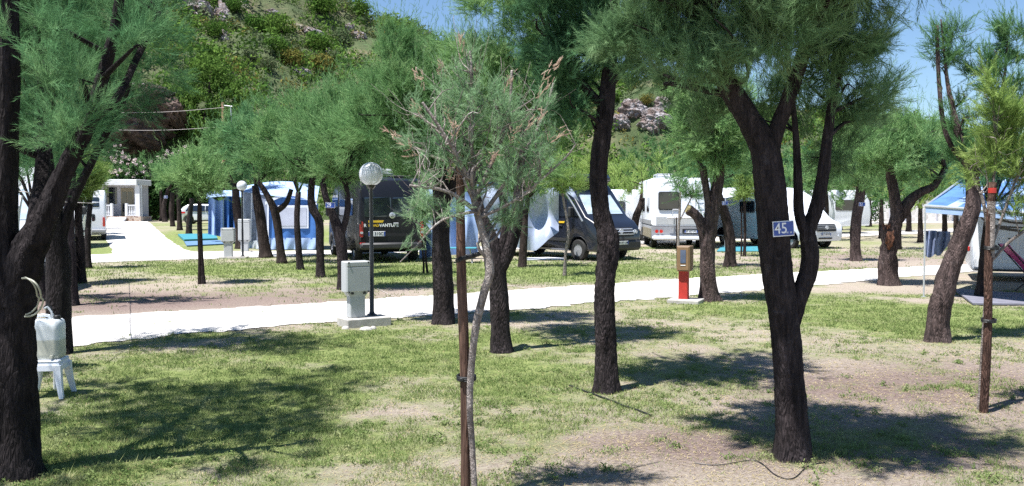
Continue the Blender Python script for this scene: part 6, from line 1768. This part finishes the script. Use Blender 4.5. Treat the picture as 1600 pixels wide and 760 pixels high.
# wires and pole over the avenue
def utility():
    Y = 86; B = at(350, 300, Y); B.z = .3
    t = thing('utility_pole', 'weathered wooden utility pole above the tamarisk crowns', 'pole', B)
    h = at(350, 160, Y).z - .3
    mb = MB(); mb.tube([(0, 0, -.2), (0, 0, h)], [.16, .12], 8); mb.build('pole', M['wood_pole'], t)
    mb = MB(); mb.tube([(0, 0, h - .3), (.9, 0, h - .4)], .04, 6); mb.tube([(.75, 0, h - .35), (.8, 0, h - 2)], .04, 6); mb.build('bracket', M['alu'], t)
    for (y0, x0, y1, lab) in ((175, 120, 168, 'upper pale wire running from the pole to the left'), (201, 120, 198, 'lower pale wire running from the pole to the left')):
        a = at(x0, y0 - 1, Y - 2); b = at(350, y1, Y - .1); pts = [a.lerp(b, k / 12) - Vector((0, 0, .3 * math.sin(math.pi * k / 12))) for k in range(13)]
        mb = MB(); mb.tube(pts, .014, 5); tag(mb.build('overhead_wire', M['wire']), lab, 'wire', 'overhead wires')
utility()

# ------------------------------------------------------------------ service pillar with globe lamp
def road_yaw(): return math.radians(33)
def service_box(parent, x, w, d, hbox, hped, z0, name='meter_box'):
    wp = w * .62
    mb = MB(); mb.box((x, 0, z0 + hped / 2), (wp, d * .75, hped), bev=.012); mb.build('pedestal', M['grey_plastic'], parent)
    mb = MB(); mb.slab([(x - wp / 2, -d * .375, z0 + hped - .06), (x + wp / 2, -d * .375, z0 + hped - .06), (x + wp / 2, d * .375, z0 + hped - .06), (x - wp / 2, d * .375, z0 + hped - .06)],
                       [(x - w / 2 + .02, -d / 2 + .01, z0 + hped + .01), (x + w / 2 - .02, -d / 2 + .01, z0 + hped + .01), (x + w / 2 - .02, d / 2 - .01, z0 + hped + .01), (x - w / 2 + .02, d / 2 - .01, z0 + hped + .01)])
    mb.build('collar', M['grey_plastic'], parent)
    mb = MB(); mb.box((x, 0, z0 + hped + hbox / 2), (w, d, hbox), bev=.014); bx = mb.build('box', M['grey_plastic'], parent)
    mb = MB(); mb.box((x, -d / 2 - .006, z0 + hped + hbox * .42), (w * .94, .016, hbox * .78), bev=.006); mb.build('door', M['grey_plastic'], bx)
    mb = MB(); mb.box((x, -d / 2 - .006, z0 + hped + hbox * .91), (w * .94, .016, hbox * .14), bev=.006); mb.build('cover_strip', M['grey_plastic'], bx)
    mb = MB()
    for sx in (-1, 1):
        for z_ in (.02, .96): mb.box((x + sx * w * .40, -d / 2 - .016, z0 + hped + hbox * z_), (.022, .012, .022))
        mb.box((x + sx * w * .25, -d / 2 - .002, z0 + hped - .012), (.035, .02, .03))
    mb.build('bolt', M['dark_plastic'], bx)
def lamp_post(parent, x, y, z0, H, r=.165):
    mb = MB(); mb.lathe([(.075, z0), (.075, z0 + .015), (.045, z0 + .03), (.034, z0 + .06), (.034, z0 + .9), (.029, z0 + .93), (.029, H - r * 2 - .05), (.05, H - r * 2 - .03), (.07, H - r * 2 + .0), (.07, H - r * 2 + .03)], c=(x, y, 0), n=16)
    mb.build('pole', M['black_paint'], parent, True)
    c = H - r
    mb = MB(); mb.lathe([(r * math.sin(a), c - r * math.cos(a)) for a in np.linspace(.42, math.pi - .02, 18)], c=(x, y, 0), n=28)
    g = mb.build('globe', M['globe'], parent, True)
    mb = MB(); mb.lathe([(.02, c - r * .88), (.022, c - .06), (.034, c - .03), (.036, c + .01), (.026, c + .035), (.006, c + .045)], c=(x, y, 0), n=12); mb.build('bulb', M['letter_white'], g, True)
def base_block(parent, cx, w, d, h):
    mb = MB(); mb.box((cx, 0, h / 2 - .03), (w, d, h + .06), bev=.012); mb.build('plinth', M['concrete'], parent)
c0 = P(567, 510)
sp_ = thing('service_pillar', 'grey electric service box and black globe lamp on a concrete block by the cross road', 'service pillar', (c0.x, c0.y + .12, float(height(c0.x, c0.y))), road_yaw())
base_block(sp_, 0, .70, .42, .13)
service_box(sp_, -.13, .385, .20, .46, .46 - .13 + .05, .13)
lamp_post(sp_, .17, .10, .13, 2.44, .178)
for (x, y, r) in ((540, 514, .06), (572, 515, .10), (583, 514, .05)):
    p = P(x, y); mb = MB(); mb.lathe([(r * .7, -.02), (r, 0), (r * .85, .025), (r * .3, .04)], n=9)
    tag(mb.build('stone', M['concrete'], smooth=True), {540: 'small pale stone at the left foot of the concrete block', 572: 'flat pale stone in front of the concrete block', 583: 'pebble right of the flat pale stone'}[x], 'stone').location = p
c1 = P(357, 404)
sp2 = thing('service_pillar', 'pale service box with a black globe lamp at the corner of the rear road', 'service pillar', (c1.x, c1.y, float(height(c1.x, c1.y))), math.radians(5))
base_block(sp2, .18, .9, .4, .06)
service_box(sp2, 0, .44, .2, .46, .50, .06)
lamp_post(sp2, .46, .05, .06, 2.6, .17)
c2 = P(367, 398)
sp3 = thing('service_pillar', 'second pale box half hidden behind the rear lamp post', 'service pillar', (c2.x, c2.y + 1.2, float(height(c2.x, c2.y))), math.radians(5))
base_block(sp3, 0, .5, .4, .06); service_box(sp3, 0, .44, .2, .80, .40, .06)

# hose cabinet
def hose_cabinet():
    c = P(1072, 475); c.y += .22; c.x = at(1070, 470, c.y).x
    t = thing('hose_cabinet', 'brown fire hose cabinet with a glazed door on a red post', 'hose cabinet', (c.x, c.y, float(height(c.x, c.y))), math.radians(-24))
    mb = MB(); mb.box((.02, 0, .02), (.58, .52, .11), bev=.012); mb.build('slab', M['concrete'], t)
    mb = MB(); mb.box((-.02, 0, .33), (.17, .15, .55), bev=.012); mb.build('post', M['red_post'], t)
    mb = MB(); mb.box((0, 0, .82), (.24, .30, .46), bev=.008); mb.build('cabinet', M['bronze'], t)
    mb = MB(); mb.box((0, -.155, .82), (.20, .012, .42), bev=.004); d = mb.build('door', M['bronze'], t)
    mb = MB(); mb.box((.0, -.164, .86), (.10, .008, .24)); mb.build('pane', M['pane_blue'], d)
    mb = MB(); mb.box((.0, -.164, .70), (.09, .008, .012)); mb.build('label_strip', M['letter_white'], d)
    mb = MB(); mb.box((.125, .08, .62), (.01, .05, .02)); mb.box((-.125, 0, .98), (.012, .05, .02)); mb.build('hinge', M['alu'], t)
hose_cabinet()

# ------------------------------------------------------------------ number plates on the trunks
def number_plate(px, py, wpx, hpx, Y, text, label, tilt=0.0, small=None):
    s = Y / FPX; w = wpx * s; h = hpx * s; c = at(px, py, Y)
    t = thing('number_sign', label, 'sign', c, group='blue pitch number plates on the trunks')
    R = Matrix.Rotation(math.radians(tilt), 4, 'Y') @ Matrix.Rotation(math.pi / 2, 4, 'X')
    mb = MB(); mb.box((0, 0, 0), (w, h, .006)); a = mb.build('border', M['letter_white'], t); a.data.transform(R)
    mb = MB(); mb.box((0, 0, .0045), (w * .93, h * .88, .005)); b = mb.build('panel', M['sign_blue'], t); b.data.transform(R)
    text_obj(text, h * .98, M['letter_white'], R @ Matrix.Translation((-w * .13, -.0 * h, .008)), t, 'number', bold=w * .004, xscale=.85)
    if small:
        text_obj(small, h * .26, M['letter_white'], R @ Matrix.Translation((w * .33, -h * .28, .008)), t, 'small_lettering', bold=w * .002)
    mb = MB()
    for sx in (-1, 1): mb.lathe([(w * .018, .006), (w * .018, .010)], c=(sx * w * .44, h * .40, 0), n=8)
    q = mb.build('nail', M['dark_plastic'], t); q.data.transform(R)
number_plate(1224, 357.5, 33, 24, P(1237, 716).y - .16, '45', 'blue plate with the white number 45 nailed to the biggest double trunk', -4, '= = =')
number_plate(516, 321, 15, 8.5, P(535, 453).y - .20, '29', 'blue plate with the white number 29 on a forked trunk beside the black van', 2)
number_plate(1133, 317.5, 9.5, 6, P(1140, 417).y - .26, '31', 'tiny blue plate on the trunk behind the sawn-off stub tree', -4)
number_plate(1347, 319.5, 10, 6, P(1337, 408).y - .22, '51', 'tiny blue plate on the trunk right of the low motorhome', 0)
number_plate(259, 308, 6, 4.6, P(258, 347).y - .28, '20', 'tiny blue plate on an avenue tree near the bungalow', 0)

# ------------------------------------------------------------------ stakes and ties
def stake(pb, pt, r, label, mat='stake', dy=0.0, parts=()):
    B = P(*pb); B.z = float(height(B.x, B.y)) - .03
    T = at(pt[0], pt[1], B.y + dy)
    t = thing('wooden_stake', label, 'stake', B)
    vs = []; fs = []
    bark_tube(vs, fs, [np.array([0, 0, -.05]), np.array(B.lerp(T, .35) - B) + [r * .3, 0, 0], np.array(B.lerp(T, .7) - B) - [r * .25, 0, 0], np.array(T - B)], [r, r * .97, r * .9, r * .8], n=14, ridge=.06, seed=int(pb[0]), sub=8)
    me = bpy.data.meshes.new('post'); me.from_pydata(vs, [], fs); link('post', me, M[mat], t, True)
    return t, B, T
st1, B1, T1 = stake((727, 786), (720, 240), .031, 'round reddish brown stake holding the sapling in the centre foreground')
def tie(B, T, frac, r, name, label, mat='black_rubber', other=None):
    c = B.lerp(T, frac); mb = MB()
    for k in (-.006, .006, .015):
        pts = []
        for q in range(17):
            a = q / 16 * 2 * math.pi; pts.append(c + Vector((math.cos(a) * (r + .022) + .016, math.sin(a) * (r + .008), k + .006 * math.sin(a))))
        mb.tube(pts, .006, 6)
    mb.box(c + Vector((-.01, -r - .012, 0)), (.028, .014, .02), bev=.004)
    return tag(mb.build(name, M[mat], smooth=True), label, 'strap')
tie(B1, T1, .37, .033, 'rubber_tie', 'black rubber tie binding the central sapling to its stake')
mb = MB(); c = at(722, 404, B1.y - .02)
mb.tube([at(714, 408, B1.y - .06), c, at(742, 399, B1.y + .03), at(768, 391, B1.y + .02)], [.013, .016, .015, .012], 8)
mb.tube([at(712, 408, B1.y + .03), at(725, 405, B1.y + .05), at(742, 401, B1.y + .05)], .010, 6)
tag(mb.build('rubber_strap', M['black_rubber'], smooth=True), 'thick black strap stretched from the central stake to the crooked stem', 'strap')
st2, B2, T2 = stake((1536, 645), (1551, 285), .037, 'tall bark covered stake with a red band at the right edge', 'bark_red')
mb = MB(); c = B2.lerp(T2, .965); mb.lathe([(.034, -.022), (.034, .022)], c=c - B2, n=12); mb.build('red_band', M['red_post'], st2)
mb = MB(); mb.lathe([(.0345, -.24), (.0345, .24)], c=B2.lerp(T2, .80) - B2, n=12); mb.build('whitened_bark', M['bark_pale'], st2)
tie(B2, T2, .41, .038, 'rubber_tie', 'lower black tie on the tall stake at the right edge'); tie(B2, T2, .72, .036, 'rubber_tie', 'upper black tie on the tall stake at the right edge')
stake((311, 445), (311, 305), .036, 'thin dark stake beside the young round headed tree on the lawn', 'bark_far')
stake((1058, 419), (1057, 340), .022, 'thin stake beside the wispy sapling behind the hose cabinet', 'bark_far')
stake((1158, 401), (1159, 322), .03, 'stake of the little tree near the shaded motorhome side', 'bark_far')
stake((662, 428), (660, 370), .028, 'thin stake in front of the black van rear corner', 'bark_far')
tree((668, 428), [[(669, 428, 1.8), (665, 400, 1.8), (664, 350, 1.5)]], [(665, 330, 20, 20)], 'slim staked sapling behind the stout trunk', leaf='leaf_pale', bark='bark_far', clumps=36, twigs=6)

# dead sapling twigs next to knee tree etc.: fallen twig and ground cables
def ground_line(pts, r, label, name, mat, cat, lift=.012):
    Q = []
    for (x, y) in pts: p = P(x, y); Q.append((p.x, p.y))
    Q = [np.array(q) for q in Q]; out, _ = catmull(Q, [1] * len(Q), 6)
    mb = MB(); mb.tube([(q[0], q[1], float(height(q[0], q[1])) + r + lift * .3) for q in out], r, 6)
    return tag(mb.build(name, M[mat], smooth=True), label, cat)
ground_line([(890, 604), (918, 614), (940, 623), (975, 636), (1018, 652)], .008, 'dark hose lying on bare soil by the knee-trunk tree', 'garden_hose', 'black_rubber', 'hose')
ground_line([(1085, 724), (1130, 727), (1180, 722), (1215, 745), (1240, 748), (1262, 730), (1290, 724)], .0035, 'thin dark cable on the soil around the foot of the number 45 tree', 'cable', 'black_rubber', 'cable')
ground_line([(590, 452), (640, 470), (720, 455), (800, 448), (860, 462)], .004, 'thin wire lying across the white cross road', 'cable', 'wire', 'cable', .03)
# torn hollow of the gnarled tree
def hollow():
    B = tH.location; Z = B.y; mb = MB(); rng = np.random.default_rng(4)
    import bmesh
    bm = bmesh.new(); bmesh.ops.create_icosphere(bm, subdivisions=3, radius=1)
    c = at(1391, 375, Z - .17)
    for v in bm.verts:
        p = v.co; n = float(fbm(p.x * 3 + 5, p.z * 3 + p.y, 5, 3)) - .5
        v.co = Vector((p.x * .085 * (1.1 - .5 * p.z), p.y * .045, p.z * .17)) * (1 + n * 2.0) + (c - B)
    me = bpy.data.meshes.new('hollow'); bm.to_mesh(me); bm.free(); link('torn_hollow', me, M['wound'], tH, True)
    mb = MB(); c = at(1384, 356, Z - .13) - B
    for k in range(11):
        q = c + Vector((rng.uniform(-.10, .10), rng.uniform(-.02, .03), rng.uniform(-.05, .03))); mb.tube([q, q + Vector((rng.normal() * .03, -.01, .04 + .07 * rng.random()))], [.018, .003], 5)
    mb.build('broken_rim', M['wound'], tH)
hollow()
# cut face of the stub
Bs = tS.location; mb = MB(); a = at(1077, 327.5, Bs.y) - Bs; b = at(1073.5, 326, Bs.y) - Bs; mb.tube([a, b], [.085, .080], 12); mb.build('sawn_face', M['straw'], tS)

# ------------------------------------------------------------------ stool, jerrycan, tap pipe and hose on the left
def stool():
    B = P(77, 624); B.y += .12; B.x = at(77, 624, B.y).x; s = B.y / FPX
    t = thing('plastic_stool', 'white plastic stool beside the massive dark trunk', 'stool', (B.x, B.y, float(height(B.x, B.y))), math.radians(8))
    h = .355; w = .165
    mb = MB(); mb.box((0, 0, h - .012), (w * 1.72, w * 1.72, .024), bev=.012)
    mb.slab([(-w * .82, -w * .82, h - .02), (w * .82, -w * .82, h - .02), (w * .82, w * .82, h - .02), (-w * .82, w * .82, h - .02)], [(-w * .88, -w * .88, h - .055), (w * .88, -w * .88, h - .055), (w * .88, w * .88, h - .055), (-w * .88, w * .88, h - .055)]); mb.build('seat', M['stool'], t)
    for sx in (-1, 1):
        for sy in (-1, 1):
            mb = MB(); n = 6
            for k in range(n):
                u0, u1 = k / n, (k + 1) / n
                c0_ = Vector((sx * w * (.76 + .26 * u0 ** 1.5), sy * w * (.76 + .26 * u0 ** 1.5), h - .05 - (h - .05) * u0)); c1_ = Vector((sx * w * (.76 + .26 * u1 ** 1.5), sy * w * (.76 + .26 * u1 ** 1.5), h - .05 - (h - .05) * u1))
                a0 = .032 - .014 * u0; a1 = .032 - .014 * u1
                q = lambda c, a: [c + Vector((i * a, j * a, 0)) for i, j in ((-1, -1), (1, -1), (1, 1), (-1, 1))]
                mb.slab(q(c0_, a0), q(c1_, a1))
            mb.build('leg', M['stool'], t)
    for sx in (-1, 1):
        for ax in (0, 1):
            mb = MB(); c = [0, 0, h - .075]; c[ax] = sx * w * .86; sz = [w * 1.5, w * 1.5, .05]; sz[ax] = .006; mb.box(c, sz); mb.build('apron', M['stool'], t)
    return t, h
stl, sh = stool()
def jerrycan():
    L0 = stl.location; t = thing('jerrycan', 'translucent white water jerrycan standing on the plastic stool', 'jerrycan', (L0.x - .015, L0.y, L0.z + sh + .001), math.radians(6))
    W, D, H = .30, .22, .40
    import bmesh
    mb = MB(); rings = []
    def ring(z, k, cx=0):
        r = .05; out = []
        hw, hd2 = W / 2 * k, D / 2 * k
        for (sx, sy, a0) in ((1, -1, -90), (1, 1, 0), (-1, 1, 90), (-1, -1, 180)):
            for q in range(4):
                a = math.radians(a0 + q * 30); out.append((cx + sx * (hw - r) + r * math.cos(a), sy * (hd2 - r) + r * math.sin(a), z))
        return out
    zs = [(0.0, .90), (.02, .985), (.05, 1.0), (.10, .985), (.12, 1.0), (.17, .985), (.19, 1.0), (.25, .985), (.27, 1.0), (.31, 1.0), (.345, .96), (.362, .86), (.366, .6)]
    R = [ring(z, k) for z, k in zs]; n = 16
    mb.add([p for r_ in R for p in r_], [tuple(range(n - 1, -1, -1)), tuple(range((len(R) - 1) * n, len(R) * n))] + [(j * n + i, j * n + (i + 1) % n, (j + 1) * n + (i + 1) % n, (j + 1) * n + i) for j in range(len(R) - 1) for i in range(n)])
    mb.build('canister', M['can'], t, True)
    mb = MB(); mb.tube([(-.10, 0, .355), (-.09, 0, .395), (-.02, 0, .402), (.03, 0, .395), (.045, 0, .355)], [.018, .016, .016, .016, .018], 10); mb.build('handle', M['can'], t, True)
    mb = MB(); mb.lathe([(.032, .36), (.032, .395), (.028, .400)], c=(.10, 0, 0), n=16); mb.build('cap', M['black_rubber'], t, True)
    mb = MB(); mb.lathe([(.014, 0), (.014, -.035)], c=(.09, -D / 2, .03), axis='y', n=10); mb.build('spout', M['can'], t, True)
jerrycan()
def tap():
    Y = stl.location.y + .25; p = at(86, 540, Y); z0 = float(height(p.x, Y))
    t = thing('standpipe', 'pale water standpipe with a hooked top behind the jerrycan', 'standpipe', (p.x - .01, Y, z0))
    h = at(78, 487, Y).z - z0
    mb = MB(); mb.tube([(0, 0, -.05), (0, 0, h * .9), (-.015, 0, h), (-.05, 0, h + .045), (-.085, 0, h + .03)], .014, 8); mb.build('pipe', M['pipe'], t, True)
    mb = MB(); mb.tube([(-.005, 0, h - .02), (-.02, 0, h + .04), (-.06, 0, h + .065), (-.09, 0, h + .035)], .010, 8); mb.lathe([(.016, 0), (.016, .05)], c=(0, 0, h * .8), n=10); mb.build('tap', M['black_rubber'], t, True)
    mb = MB(); pts = []
    for k in range(25):
        a = -1.7 + k / 24 * 3.4; pts.append(at(38 + 26 * math.cos(a) + (4 if k > 12 else 0), 465 + 30 * math.sin(a), 5.65 + .05 * math.sin(a * 2)))
    mb.tube(pts, .006, 6); mb.tube([q + Vector((-.03, .01, .01)) for q in pts[3:-2]], .005, 6)
    tag(mb.build('garden_hose', M['hose'], smooth=True), 'loop of thin hose hanging on the massive trunk above the jerrycan', 'hose')
tap()
